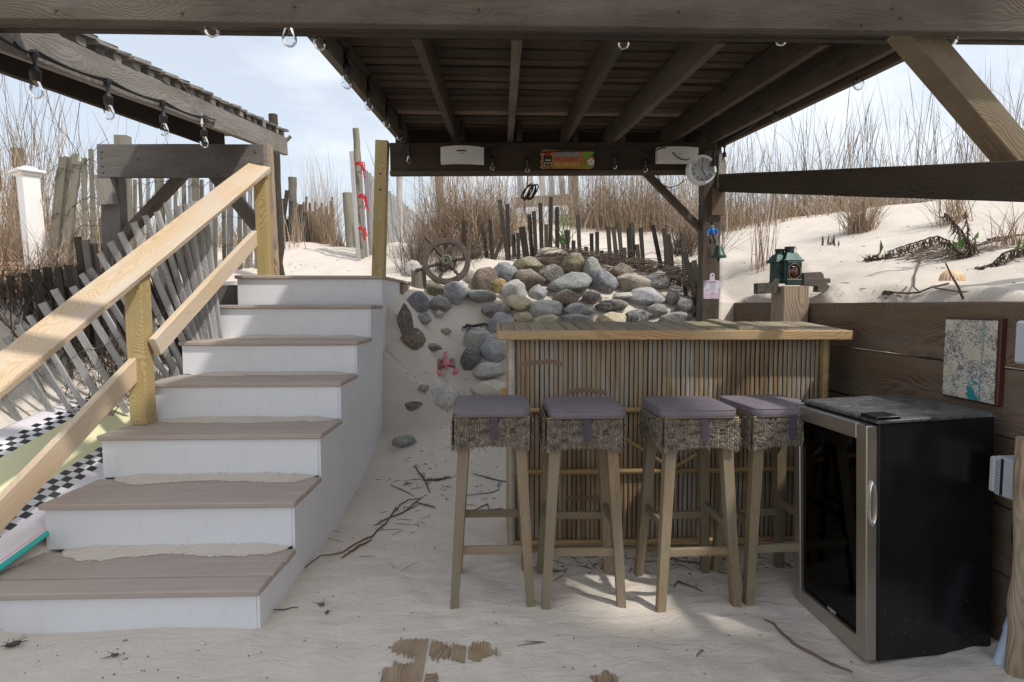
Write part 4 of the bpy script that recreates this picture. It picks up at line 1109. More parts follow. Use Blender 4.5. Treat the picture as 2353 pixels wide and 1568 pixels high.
# ================================================================ LOBSTER, DRIFTWOOD, SHELLS
M_['lob']=plain('faded_pink_plastic',(.62,.22,.23),(.52,.14,.16),18,.55,.15,.002)
M_['lobd']=mat('dark_red_plastic',(.22,.03,.04),.5)
p=GND(1026,850); nrm=V((0,-.55,.83)).normalized(); s=p.y/CF
lob=empty('toy_lobster',tuple(p),'pink plastic lobster with claws lying on the sand slope','toy')
Ml=frame(p+V((0,0,.02)),p+V((0,0,.02))+V((-.12,.83,.55)),nrm)   # X: tail direction up the slope
Ml.translation=PY(1026,838,p.y)+V((0,-.03,.01))
def lb(mb,n_,m='lob'): return mb.build(n_,M_[m],lob,smooth=True,M=Ml,sharp=60)
b=MB(); b.ell((-.015,0,.012),(.05,.033,.026),16,10); b.ell((-.062,0,.008),(.022,.014,.012),10,6); lb(b,'body')
b=MB()
for k in range(5): b.ell((.035+.020*k,0,.012-.002*k),(.016,.024-.0032*k,.018-.002*k),12,8)
for a in (-.6,0,.6): b.ell((.142,math.sin(a)*.016,.004),(.016,.008,.004),8,6,Matrix.Rotation(a,4,'Z'))
lb(b,'tail')
for sy in (-1,1):
    b=MB(); b.tube([(-.045,sy*.025,.008),(-.06,sy*.06,.012),(-.09,sy*.065,.01)],[.008,.010,.009],8)
    lb(b,'arm','lobd')
    b=MB(); b.ell((-.118,sy*.070,.012),(.036,.022,.014),14,9,Matrix.Rotation(sy*.25,4,'Z')); b.ell((-.145,sy*.050,.010),(.022,.008,.008),10,6,Matrix.Rotation(-sy*.5,4,'Z')); lb(b,'claw')
    for k in range(4):
        b=MB(); x=-.025+.018*k; b.tube([(x,sy*.025,.008),(x+.004*k-.006,sy*.055,.02),(x+.008*k-.01,sy*.075,0)],[.0045,.004,.002],6); lb(b,'leg','lobd')
for sy in (-1,1):
    b=MB(); b.ell((-.055,sy*.012,.024),(.005,.005,.005),8,5); lb(b,'eye','lobd')
p=GND(1095,795); c=PY(1092,751,p.y-.05)
b=MB(); s=p.y/CF
P=[c+V((x*s,0,z*s)) for x,z in ((-26,-3),(-18,3),(-6,1),(6,3),(16,5),(24,7))]; b.tube(P,[.008,.016,.012,.014,.012,.008],8)
for x,z,x2,z2 in ((-26,0,-30,-10),(-22,0,-26,-11),(-16,2,-20,-9),(-10,0,-14,-7),(14,3,20,-1),(18,5,27,-2),(22,7,31,-1),(20,6,30,3),(8,2,14,-3)):
    b.tube([c+V((x*s,-.01,z*s)),c+V(((x+x2)/2*s,-.03,(z+z2)/2*s+.012)),c+V((x2*s,-.035,z2*s))],[.008,.006,.003],6)
b.build('driftwood_claw',mat('wet_black_wood',(.018,.014,.013),.4),smooth=True,label='black clawed piece of driftwood lying on the angular grey rock',cat='driftwood',sharp=60)
def shell(px,py,w,h,m,lab,rot=0,Yp=None):
    p=GND(px,py) if Yp is None else PY(px,py,Yp); s=p.y/CF; b=MB(); vs=[];fs=[]
    R_,C_=9,22
    for i in range(R_+1):
        for j in range(C_+1):
            u=i/R_; a=(-.5+j/C_)*math.pi*.95; rr=u*(1+.05*math.cos(j*math.pi)*(.3+u)); hh=(1-u*u)**.5
            vs.append((math.sin(a)*rr*w*s*.5,(math.cos(a)*rr-.35)*w*s*.42,hh*h*s*.75-.002+.008*w*s*math.cos(j*math.pi)*u))
    for i in range(R_):
        for j in range(C_): q=i*(C_+1)+j; fs.append((q,q+1,q+C_+2,q+C_+1))
    n1=len(vs); vs+=[(x*.96,y*.96,z*.9-.003) for x,y,z in vs]; fs+=[tuple(reversed([q+n1 for q in f])) for f in fs]
    M=Matrix.Translation(p+V((0,0,.003)))@Matrix.Rotation(rot,4,'Z')
    b.add(vs,fs); return b.build('seashell',m,smooth=True,M=M,label=lab,cat='shell',sharp=80)
M_['oshell']=plain('orange_shell',(.80,.44,.17),(.70,.60,.48),30,.45,.2,.003); M_['wshell']=plain('white_shell',(.78,.74,.70),(.62,.50,.42),30,.4,.2,.003)
shell(2190,645,54,34,M_['oshell'],'large orange seashell on the dune slope at right',2.9)
shell(1838,679,44,17,M_['wshell'],'white seashell on the sand right of the lantern post',3.0)
shell(1605,1504,34,16,M_['wshell'],'white clam shell in the foreground sand near the stools',.6)
shell(288,1474,11,6,M_['wshell'],'tiny white shell in front of the lowest stair riser',.4)
shell(700,1474,7,5,M_['oshell'],'tiny amber shell bit in front of the stairs',.4)
# rock and greenish stone left of the lantern post, on top of the wall
b=MB(); c=PY(1748,684,4.55); b.ell(c,(.12,.09,.055),20,12,None,lambda d:1+.16*N.noise(d*1.8)+.05*N.noise(d*5)); b.build('rock',M_['r_green'],smooth=True,label='green grey stone with pale patches on the wall left of the lantern post',cat='rock',sharp=55)
# ================================================================ CLOCK, SPEAKERS, SIGN on the back beam
FX=Matrix(((1,0,0,0),(0,0,-1,0),(0,1,0,0),(0,0,0,1)))   # local XY -> world XZ, local +Z -> toward the viewer (-Y)
def onbeam(px,py,Y): return Matrix.Translation(PY(px,py,Y))@FX
Yc=4.20; s=Yc/CF; Mc=onbeam(1608,393,Yc+.05)@Matrix.Rotation(.06,4,'Y')
s=s*1.05
ck=empty('wall_clock',tuple(PY(1608,425,Yc)),'round white wall clock hung where the back beam meets the post','clock')
R=32.5*s; b=MB()
b.lathe([(R*.80,.0392),(R*.80,.042),(R*.83,.052),(R*.93,.055),(R*1.0,.040),(R*1.0,.0),(0,0)],n=48); b.build('case',M_['white'],ck,smooth=True,M=Mc,sharp=40)
b=MB(); b.lathe([(0,.040),(R*.83,.040)],n=48); b.build('dial',mat('clock_dial',(.74,.77,.80),.5),ck,M=Mc)
for h in range(1,13):
    a=math.radians(90-30*h); txt(str(h),R*.24,Mc@Matrix.Translation((math.cos(a)*R*.63,math.sin(a)*R*.63,.0408)),M_['ink'],ck,'numeral',.0003)
b=MB()
for k in range(60):
    a=2*math.pi*k/60; l=.03 if k%5 else .06
    b.box(R*(.80-l),R*.80,-.0006 if k%5 else -.0012,.0006 if k%5 else .0012,.0402,.0408,0,Matrix.Rotation(a,4,'Z'))
b.build('minute_marks',M_['ink'],ck,M=Mc)
for a,l,w_,nm in ((math.radians(90-1.5),.66,.010,'minute_hand'),(math.radians(90-152),.40,.018,'hour_hand')):
    b=MB(); b.box(-R*.12,R*l,-R*w_,R*w_,.0425,.0435,0,Matrix.Rotation(a,4,'Z'))
    if nm=='hour_hand': b.poly([(R*.22,-R*.045),(R*.46,0),(R*.22,R*.045)],Matrix.Translation((0,0,.0428))@Matrix.Rotation(a,4,'Z'),.001)
    b.build(nm,M_['ink'],ck,M=Mc)
def speaker(px0,px1,py0,py1,curve,lab,rz=0):
    Y=4.20; s=Y/CF; w=(px1-px0)*s; h=(py1-py0)*s; M=onbeam((px0+px1)/2,(py0+py1)/2,Y)@Matrix.Rotation(rz,4,'Z')
    root=empty('outdoor_speaker',tuple(M.translation-V((0,0,h/2))),lab,'speaker','white speakers on the back beam')
    b=MB(); n=16; vs=[];fs=[]
    for i in range(n+1):
        u=-1+2*i/n; x=u*w/2; bulge=.028*(1-u*u); cz=curve*(1-u*u)
        hh=h/2-.0+(0)
        for (yy,zz_) in ((-hh+cz,0),(hh+cz*1.0,0),(hh+cz-.004,.052+bulge),(-hh+cz+.010,.052+bulge)): vs.append((x,yy,zz_))
    for i in range(n):
        for j in range(4): fs.append((i*4+j,i*4+(j+1)%4,(i+1)*4+(j+1)%4,(i+1)*4+j))
    fs.append((3,2,1,0)); fs.append(tuple(n*4+j for j in range(4))); b.add(vs,fs)
    b.build('cabinet',M_['spk'],root,smooth=True,M=M,sharp=30)
    b=MB(); b.box(-.022,.022,-.005,.005,.078,.0835); b.build('badge',M_['badge'],root,M=M@Matrix.Translation((-.003 if curve else .01,-h*.02+curve,0)))
    b=MB(); b.box(-.018,.018,-.0018,.0018,.0836,.0842); b.build('badge_line',M_['ink'],root,M=M@Matrix.Translation((-.003 if curve else .01,-h*.02+curve,0)))
def meshmat():
    m=mat('perforated_white_grille',rough=.5); t=NT(m); v=t.coord(rand=False)
    d=t.new('ShaderNodeTexVoronoi',ins={'Vector':v,'Scale':330.0,'Randomness':0.0}).outputs['Distance']
    c=t.mix(t.math('LESS_THAN',d,.30),(.60,.595,.57),(.25,.25,.24)); return t.out(c,.5)
M_['spk']=plain('white_grille',(.56,.555,.53),(.60,.595,.57),3,.6,.05,.001); M_['badge']=mat('silver_badge',(.65,.65,.65),.35)
speaker(1015,1111,343,379,.006,'white outdoor speaker with a curved face on the left half of the back beam')
speaker(1506,1599,343,377,.0,'white flat topped outdoor speaker on the back beam, its corner over the clock')
# sign
Ms_=onbeam(1303.5,367,4.24); s=4.24/CF
sg=empty('wooden_sign',tuple(PY(1303,388,4.24)),'small orange wooden tiki bar sign reading no shoes no shirt no problem','sign')
pts=[(-61,15),(-55,19),(-45,21),(-30,20),(-10,19),(5,22),(22,21),(40,20),(52,19),(58,14),(56,8),(61,2),(57,-4),(61,-10),(60,-17),(52,-21),(30,-21),(0,-20),(-25,-21),(-42,-20),(-55,-22),(-62,-19),(-59,-12),(-62,-5),(-58,2),(-61,9)]
b=MB(); b.poly([(x*s,y*s) for x,y in pts],Matrix.Identity(4),.014); b.build('board',plain('painted_sign_wood',(.42,.21,.075),(.30,.14,.05),14,.6,.2,.002),sg,M=Ms_)
cols={'blue':(.10,.34,.55),'red':(.42,.02,.02),'yel':(.60,.42,.04),'green':(.10,.42,.03),'or':(.75,.20,.02),'wh':(.65,.62,.60),'blk':(.02,.018,.015),'tan':(.45,.30,.17)}
SC={k:mat('sign_paint_'+k,v,.6) for k,v in cols.items()}
for body,y,sz,cn in (('NO SHOES',10,.044,'blue'),('NO SHIRT',-1,.044,'red'),('NO PROBLEM',-13,.040,'yel')):
    x0=-29; o=txt(body,sz,Ms_@Matrix.Translation((x0*s,y*s,.0146)),SC[cn],sg,'lettering',.0008,'LEFT')
    wd=max(v.co.x for v in o.data.vertices)-min(v.co.x for v in o.data.vertices); tgt=(53 if cn!='yel' else 63)*s
    o.matrix_basis=o.matrix_basis@Matrix.Diagonal((tgt/wd,1,1,1))
def flat(pts,cn,z=.0145,nm='painting'):
    b=MB(); b.poly([(x*s,y*s) for x,y in pts],Matrix.Identity(4),.0012); return b.build(nm,SC[cn],sg,M=Ms_@Matrix.Translation((0,0,z)))
flat([(-58,14),(-53,17),(-50,14),(-46,17),(-42,14),(-37,17),(-34,13),(-36,8),(-54,8)],'or'); flat([(-54,13),(-37,13),(-38,8),(-53,8)],'red',.016)
flat([(-54,8),(-35,8),(-34,-3),(-37,-7),(-52,-7),(-55,-3)],'blk'); flat([(-50,-2),(-38,-2),(-38,-4),(-50,-4)],'wh',.016)
flat([(-55,-7),(-34,-7),(-33,-20),(-39,-20),(-41,-14),(-48,-14),(-49,-20),(-55,-20)],'blk',.0148); 
for x,y in ((-51,-10),(-44,-9.5),(-37,-10),(-52,-16),(-36,-16)): flat([(x+3*math.cos(a/8*6.283),y+2.4*math.sin(a/8*6.283)) for a in range(8)],'tan',.0162)
flat([(34,14),(52,14),(48,5),(45,1),(45,-13),(43,-13),(43,1),(38,5)],'green'); flat([(35,-16),(53,-16),(50,-19),(38,-19)],'green'); flat([(50,14),(58,17),(60,13),(53,8)],'green',.0142)
for k in range(5):
    a=math.radians(90+72*k); cx,cy=53+4.6*math.cos(a),-6+4.6*math.sin(a); flat([(cx+4*math.cos(q/8*6.283),cy+4*math.sin(q/8*6.283)) for q in range(8)],'wh',.0156+.0002*k)
flat([(52,-3),(54,-3),(53.6,-7.5),(52.4,-7.5)],'red',.018)
# ================================================================ STRING LIGHTS
def bulb_at(root,p,sc_=1.0,drop=0.0,glass_=True,tilt=0):
    M=Matrix.Translation(p-V((0,0,drop)))@Matrix.Rotation(tilt,4,'Y')@Matrix.Scale(sc_,4)
    b=MB()
    b.lathe([(.0,.01),(.014,.01),(.016,-.004),(.009,-.02),(.0075,-.05),(.011,-.06),(.019,-.068),(.0215,-.078),(.0195,-.082),(.0195,-.108),(.0165,-.112),(0,-.112)],n=16)
    if drop>0: b.tube([(0,0,drop/sc_),(0,0,0)],.004,6)
    so_=b.build('socket',M_['black'],root,smooth=True,M=M,sharp=50)
    if glass_:
        b=MB(); b.lathe([(.013,-.108),(.0165,-.118),(.024,-.140),(.0255,-.152),(.0235,-.165),(.016,-.176),(.007,-.181),(0,-.182)],n=20); b.build('bulb',M_['bulb'],so_,smooth=True,M=M)
        b=MB(); b.lathe([(0,-.112),(.011,-.112),(.011,-.118),(.003,-.120),(.003,-.135),(0,-.136)],n=10)
        b.tube([(-.008,0,-.145),(-.003,0,-.134),(.003,0,-.134),(.008,0,-.145)],.0006,4); b.build('filament',M_['brass'],so_,M=M)
def cable(root,pts,r=.0055,sag=0):
    P=[]
    for i in range(len(pts)-1):
        n=10
        for k in range(n):
            q=pts[i].lerp(pts[i+1],k/n); q=q-V((0,0,sag*4*(k/n)*(1-k/n))); P.append(q)
    P.append(pts[-1]); b=MB(); b.tube(P,r,6); b.build('cable',M_['black'],root,smooth=True)
sl1=empty('string_lights',tuple(ra+V((.05,0,0))),'string of clear bulbs hanging from the left roof rafter','string lights')
def onr(px):   # point on the right face of the left rafter, near its lower edge, at picture column px
    best=None
    for k in range(200):
        q=ra.lerp(rb,k/199.); d_=q-C0; w_=d_.dot(cF); x=1176.5+CF*d_.dot(cR)/w_
        if best is None or abs(x-px)<best[0]: best=(abs(x-px),q)
    return best[1]+V((.034,0,-.045))
Q=[onr(x) for x in (8,57,228,357,455)]
for q in Q[1:]: bulb_at(sl1,q,.95)
cable(sl1,[Q[0]+V((0,-.2,.02))]+Q+[Q[-1]+V((.0,.12,.01))],.006,.006); cable(sl1,[q+V((.004,0,.012)) for q in Q],.005,.018)
cable(sl1,[Q[-1]+V((.0,.0,.02)),Q[-1]+V((0,.10,.03)),Q[-1]+V((0,.15,.045)),Q[-1]+V((0,.13,.0)),Q[-1]+V((0,.03,.012))],.004)
b=MB(); c=Q[-1]+V((.004,-.03,-.03)); b.ell(c,(.008,.008,.026),10,8,None,lambda d:1+.15*math.sin(d.z*12)); b.tube([c+V((0,0,.02)),c+V((0,.005,.06)),c+V((0,-.25,.17))],.0015,4)
b.build('shell_charm',M_['wshell'],smooth=True,label='small white shell charm hanging by the last bulb of the left string',cat='charm')
sl2=empty('string_lights',(-.7,2.3,2.15),'string of clear bulbs along the main roof edge and across the back beam','string lights')
E2=[(735,2.42),(797,2.72),(848,3.06),(889,3.45),(918,3.85),(939,4.2)]
pts=[]
for px,Y in E2:
    q=PY(px,300,Y); x=q.x; q=V((x,Y,rz(Y)+.02)); q.x=-.695+(.0) if Y<4.1 else -.60; pts.append(q)
pts=[V((-.700,Y,rz(Y)+.03)) for Y in (2.40,2.74,3.12,3.55,3.95)]
tq=[(735,100),(797,192),(848,243),(889,285),(918,315)]
pts=[]
for px,py in tq:
    # bulbs hang on the inside of the edge rafter
    X=-.640; q=PX(px,py,X); pts.append(V((X,q.y,q.z+.142)))
for q in pts: bulb_at(sl2,q,.92)
cable(sl2,pts,.005,.01)
bb_=[(940,330),(1131,345),(1212,350),(1413,343),(1484,350)]
bp=[PY(px,py,4.262) for px,py in bb_]
for q,dr in zip(bp,(.0,.0,.0,.0,.0)): bulb_at(sl2,q,.80)
cable(sl2,[pts[-1],PY(925,318,4.2),bp[0],PY(1000,344,4.25),PY(1060,346,4.10),bp[1],PY(1165,328,4.25),bp[2],PY(1290,347,4.17),bp[3],PY(1450,330,4.25),bp[4],PY(1520,340,4.10),PY(1560,335,4.24)],.0045,.006)
cable(sl2,[PY(1100,340,4.25),PY(1180,332,4.25),PY(1270,343,4.17),PY(1370,346,4.17),PY(1420,341,4.25),PY(1445,370,4.25),PY(1470,384,4.25),PY(1500,372,4.25),PY(1530,345,4.2)],.004)
cable(sl2,[PY(1545,350,4.12),PY(1572,368,4.10),PY(1592,358,4.15),PY(1600,325,4.2)],.004,.01)
cable(sl2,[PY(1508,399,4.30),PY(1520,425,4.30),PY(1540,432,4.30),PY(1560,425,4.30),PY(1575,412,4.30)],.0035)
sl3=empty('string_lights',(1.62,3.4,2.15),'string of bulbs drooping along the right side beam with one empty socket','string lights')
q1=PX(1977,118,1.60); q1=V((1.565,q1.y*.98,q1.z)); 
P1=PY(1977,113,2.62); bulb_at(sl3,P1,1.0,.0)
P2=PY(1781,240,3.3); bulb_at(sl3,P2,.8,0,False)
P3=PY(1665,326,4.15); bulb_at(sl3,P3,.72,.03)
P4=PY(1640,352,4.20); bulb_at(sl3,P4,.85)
cable(sl3,[P1,P1+V((0,.3,.06)),P2+V((0,0,.02)),PY(1725,292,3.7),P3+V((0,0,.01)),PY(1650,318,4.15),P4],.0045,.01)
sl4=empty('string_lights',(0,2.16,2.2),'bulbs peeking out below the second front beam','string lights')
cp=[]
for px,py,Yq in ((665,93,2.10),(1433,99,2.27),(1795,91,2.27),(2183,93,2.10),(486*1.0,70,2.10)):
    q=PY(px,py,Yq); q=V((q.x,q.y,q.z+.158)); bulb_at(sl4,q,1.0); cp.append(q)
cp.sort(key=lambda q:q.x)
cable(sl4,[q+V((0,0,.02)) for q in cp],.005,.01)
# rope coil hanging from the back beam
b=MB(); c=PY(1216,442,4.28); s=4.28/CF
b.tube([PY(1212,404,4.30),PY(1211,430,4.28)],.004,5)
for k in range(5):
    P=[]; w_=ru(5,8);h_=ru(15,20); ro=-.55+ru(-.25,.25); cx_=ru(-.022,.022)
    for j in range(19):
        a=2*math.pi*j/18; x,z=math.cos(a)*w_,math.sin(a)*h_; P.append(c+V((cx_+(x*math.cos(ro)-z*math.sin(ro))*s,ru(-.004,.004)-.004*k,(x*math.sin(ro)+z*math.cos(ro))*s)))
    b.tube(P,.0055,6,False)
b.tube([PY(1207,450,4.27),PY(1204,470,4.27),PY(1206,490,4.27),PY(1214,502,4.27),PY(1228,504,4.27)],.003,5)
b.build('rope_coil',mat('dark_rope',(.06,.035,.025),.9),smooth=True,label='coil of dark rope hanging below the middle of the back beam',cat='rope')
# ================================================================ ON THE RIGHT POST
YP=4.27; s=YP/CF
fg=empty('sailor_figurine',tuple(PY(1636,548,YP)),'tiny metal figurine in a blue shirt and black hat hung on the right post','figurine')
M_['figb']=mat('blue_enamel',(.02,.16,.55),.35); M_['figm']=mat('figure_metal',(.45,.43,.40),.35,.9)
b=MB(); b.ell(PY(1637,532,YP-.03),(.020,.014,.030),12,8); 
for sx in (-1,1): b.tube([PY(1637+sx*5,526,YP-.03),PY(1637+sx*11,532,YP-.04),PY(1637+sx*12,538,YP-.045)],[.008,.008,.006],7)
b.build('shirt',M_['figb'],fg,smooth=True)
b=MB(); b.ell(PY(1637,519,YP-.03),(.013,.013,.017),10,8)
for sx in (-1,1):
    b.tube([PY(1637+sx*12,537,YP-.045),PY(1637+sx*10,543,YP-.05)],.005,6)
b.build('head',M_['figm'],fg,smooth=True)
b=MB(); 
for sx in (-1,1): b.tube([PY(1637+sx*3,541,YP-.03),PY(1637+sx*6,550,YP-.045),PY(1637+sx*4,560,YP-.03)],[.009,.008,.006],7)
b.build('trousers',M_['ink'],fg,smooth=True)
b=MB(); M=Matrix.Translation(PY(1636.5,516,YP-.03)); b.lathe([(0,.0),(.022,.0),(.022,.003),(.013,.004),(.012,.016),(0,.017)],M,14); b.build('hat',M_['ink'],fg,smooth=True,sharp=40)
bl=empty('ship_bell',tuple(PY(1650,596,4.1)),'green patinated bell hung on the right post below the figurine','bell')
M_['patina']=plain('verdigris_bronze',(.03,.055,.047),(.07,.11,.095),20,.45,.2,.002,metal=.6)
Mb=Matrix.Translation(PY(1651,593,4.13)); sb_=4.13/CF
b=MB(); b.lathe([(17*sb_,0),(17.5*sb_,3*sb_),(15*sb_,8*sb_),(11*sb_,14*sb_),(9*sb_,24*sb_),(7*sb_,28*sb_),(0,29*sb_)],Mb,28); b.lathe([(16*sb_,.001),(8*sb_,22*sb_),(0,24*sb_)],Mb,28); b.build('bell_body',M_['patina'],bl,smooth=True,sharp=50)
b=MB(); b.ell(PY(1651,597,4.13),(.010,.010,.016),10,7); b.build('clapper',M_['ink'],bl,smooth=True)
b=MB(); 
for k in range(8): b.ring(PY(1650-k*.6,566-k*3.2,4.15),.006,.0018,Matrix.Rotation(math.pi/2,4,'X')@Matrix.Rotation((k%2)*1.57,4,'Y'),10,5)
b.build('chain',M_['figm'],bl,smooth=True)
# cutting board
Mq=onbeam(1635.5,661,4.22); s=4.22/CF
cb=empty('cutting_board',tuple(PY(1635,686,4.22)),'small lilac printed cutting board hung on the right post beside the bar','cutting board')
hw,hh=19.5*s,26*s; pts=[]
def arc(cx,cy,r,a0,a1,n=6): return [(cx+r*math.cos(math.radians(a0+(a1-a0)*k/n)),cy+r*math.sin(math.radians(a0+(a1-a0)*k/n))) for k in range(n+1)]
r_=3*s; pts=arc(-hw+r_,-hh+r_,r_,180,270)+arc(hw-r_,-hh+r_,r_,270,360)+arc(hw-r_,hh-10*s-r_+.0,r_,0,90)+[(6.5*s,hh-9*s)]+arc(0,hh+2*s,5.5*s,-30,210,12)+[(-6.5*s,hh-9*s)]+arc(-hw+r_,hh-10*s-r_,r_,90,180)
def cbmat():
    m=mat('lilac_print',rough=.25); t=NT(m); v=t.coord(rand=False); n=t.noise(v,26,3,.6); n2=t.noise(v,11,2,.5)
    c=t.ramp(n2,[(.40,(.66,.66,.74)),(.56,(.72,.52,.62))]); c=t.mix(t.math('MULTIPLY_ADD',n,4,-2.3),c,(.42,.36,.55)); return t.out(c,.25)
b=MB(); b.poly(pts,Matrix.Identity(4),.009); b.build('board',cbmat(),cb,M=Mq)
M_['lilac']=mat('pale_lilac_panel',(.74,.74,.80),.3); M_['pink']=mat('pink_print',(.75,.42,.52),.4); M_['greyp']=mat('grey_print',(.25,.22,.32),.5)
b=MB(); b.box(-13*s,13*s,-16*s,9*s,.0092,.0098); b.build('printed_panel',M_['lilac'],cb,M=Mq)
b=MB()
for k in range(7): b.box(-6*s,ru(5,11)*s,(7-2.2*k)*s,(7.6-2.2*k)*s,.0099,.0103)
b.box(-9*s,9*s,12.4*s,13.8*s,.0094,.0099); b.box(-11*s,7*s,10.2*s,11.2*s,.0099,.0104); b.build('printed_lines',M_['greyp'],cb,M=Mq)
b=MB(); b.ell((2*s,-12*s,.009),(8*s,4.5*s,.0016),12,6); b.ell((-9*s,-6*s,.009),(4*s,3.5*s,.0016),12,6); b.ell((0,-22*s,.009),(5*s,2*s,.0014),12,6); b.build('flower_print',M_['pink'],cb,M=Mq)
b=MB(); b.lathe([(0,.0095),(1.8*s,.0095)],n=12); b.build('hang_hole',M_['ink'],cb,M=Mq@Matrix.Translation((0,hh+2*s,0)))
# ================================================================ LANTERN on its post + driftwood arms
Lc=PY(1810,656,3.30); s=3.25/CF
ln=empty('ship_lantern',tuple(Lc),'green patinated double ship lantern with dark red lens on the wall post','lantern')
M_['lgreen']=plain('lantern_patina',(.008,.022,.019),(.06,.135,.112),22,.5,.25,.002,metal=.35)
M_['ldark']=plain('lantern_dark_frame',(.012,.03,.028),(.03,.055,.05),24,.45,.2,.002,metal=.4)
Mn=Matrix.Translation(Lc)@Matrix.Rotation(math.radians(8),4,'Z')@Matrix.Diagonal((.60,.60,.95,1))
def cyl(dx,dy,r,z0,z1,n=24): b=MB(); b.lathe([(0,z0),(r,z0),(r,z1),(0,z1)],Matrix.Translation((dx,dy,0)),n); return b
W_=.098
b=MB(); b.box(-W_+.02,W_,-.07,.085,.012,.150,.006); b.box(-W_-.02,-.02,-.02,.12,.012,.142,.006); b.build('housing',M_['lgreen'],ln,smooth=True,M=Mn,sharp=30)
b=MB(); b.box(-.070,.078,-.090,-.071,.008,.020,.002); b.box(-.070,-.058,-.088,-.071,.02,.135,.002); b.box(.066,.078,-.088,-.071,.02,.135,.002); b.box(-.070,.078,-.088,-.071,.122,.140,.002); b.box(-.075,.082,-.095,-.06,.0,.036,.004); b.build('lens_frame',M_['ldark'],ln,smooth=True,M=Mn,sharp=30)
b=MB(); b.ell((.004,-.068,.080),(.060,.026,.040),20,12); b.build('red_lens',mat('dark_red_glass',(.05,.002,.006),.06,spec=.8),ln,smooth=True,M=Mn)
b=MB(); P=[(.066*math.cos(a),0,.046*math.sin(a)) for a in [2*math.pi*k/24 for k in range(25)]]
P=[(max(-.058,min(.060,x))+.003,-.092,z+.082) for x,y,z in P]; b.tube(P,.002,5,False); b.build('lens_guard',M_['brass'],ln,smooth=True,M=Mn)
b=MB()
for dx,dy,zt_,rr in ((.010,0,.150,.108),(-.058,.05,.142,.10)):
    b.add([Mnq for Mnq in [V((dx-rr+.01,dy-.08,zt_)),V((dx+rr-.01,dy-.08,zt_)),V((dx+rr-.01,dy+.085,zt_)),V((dx-rr+.01,dy+.085,zt_)),V((dx-.05,dy-.04,zt_+.045)),V((dx+.05,dy-.04,zt_+.045)),V((dx+.05,dy+.045,zt_+.045)),V((dx-.05,dy+.045,zt_+.045))]],[(0,1,5,4),(1,2,6,5),(2,3,7,6),(3,0,4,7),(4,5,6,7)])
b.build('hood',M_['lgreen'],ln,smooth=True,M=Mn,sharp=30)
b=MB(); b.box(-.108,.108,-.088,.088,.143,.150,.002); b.box(-.150,.0,-.03,.13,.136,.142,.002); b.build('hood_rim',M_['ldark'],ln,M=Mn)
for dx,dy,z0_,z1_ in ((.010,0,.19,.232),(-.058,.05,.182,.22)):
    b=MB(); b.lathe([(.045,z0_),(.045,z0_+.008),(.041,z0_+.01),(.041,z1_-.01),(.046,z1_-.008),(.046,z1_),(.038,z1_),(.038,z1_-.02),(0,z1_-.02)],Matrix.Translation((dx,dy,0)),26); b.build('chimney',M_['ldark'],ln,smooth=True,M=Mn,sharp=30)
    b=MB(); b.tube([(dx+.046,dy,z1_-.006),(dx+.062,dy-.01,z1_-.008),(dx+.062,dy-.012,z1_-.03),(dx+.048,dy-.01,z1_-.042)],.003,6); b.ring((dx+.052,dy-.008,z1_-.002),.006,.002,Matrix.Rotation(1.57,4,'X'),10,5); b.build('wire_handle',M_['figm'],ln,smooth=True,M=Mn)
dc=MB()
def pxpoly(name,pts,Y,t_,m,lab=None,cat=None,parent=None):
    b=MB(); b.poly([(PY(a,c_,Y).x,PY(a,c_,Y).z) for a,c_ in pts],Matrix(((1,0,0,0),(0,0,1,Y),(0,1,0,0),(0,0,0,1))),t_); return b.build(name,m,parent,label=lab,cat=cat)
pxpoly('wood_cleat',[(1848,627),(1886,625),(1892,630),(1894,640),(1908,640),(1909,650),(1900,652),(1907,658),(1900,671),(1879,671),(1880,658),(1848,656)],3.30,.05,M_['drift'],'rough notched dark wood block sticking out to the right of the lantern','wood block')
pxpoly('wood_cleat',[(1741,651),(1775,650),(1782,640),(1790,642),(1788,674),(1741,676)],3.26,.05,M_['drift'],'split dark wood block sticking out to the left of the lantern','wood block')
pxpoly('carved_mask',[(1750,700),(1756,695),(1768,696),(1774,706),(1772,716),(1766,724),(1764,738),(1758,744),(1752,736),(1752,720),(1747,708)],4.345,.03,mat('dark_carved_wood',(.06,.035,.03),.6),'small dark carved piece hung on the short plank left of the wall post','carving')
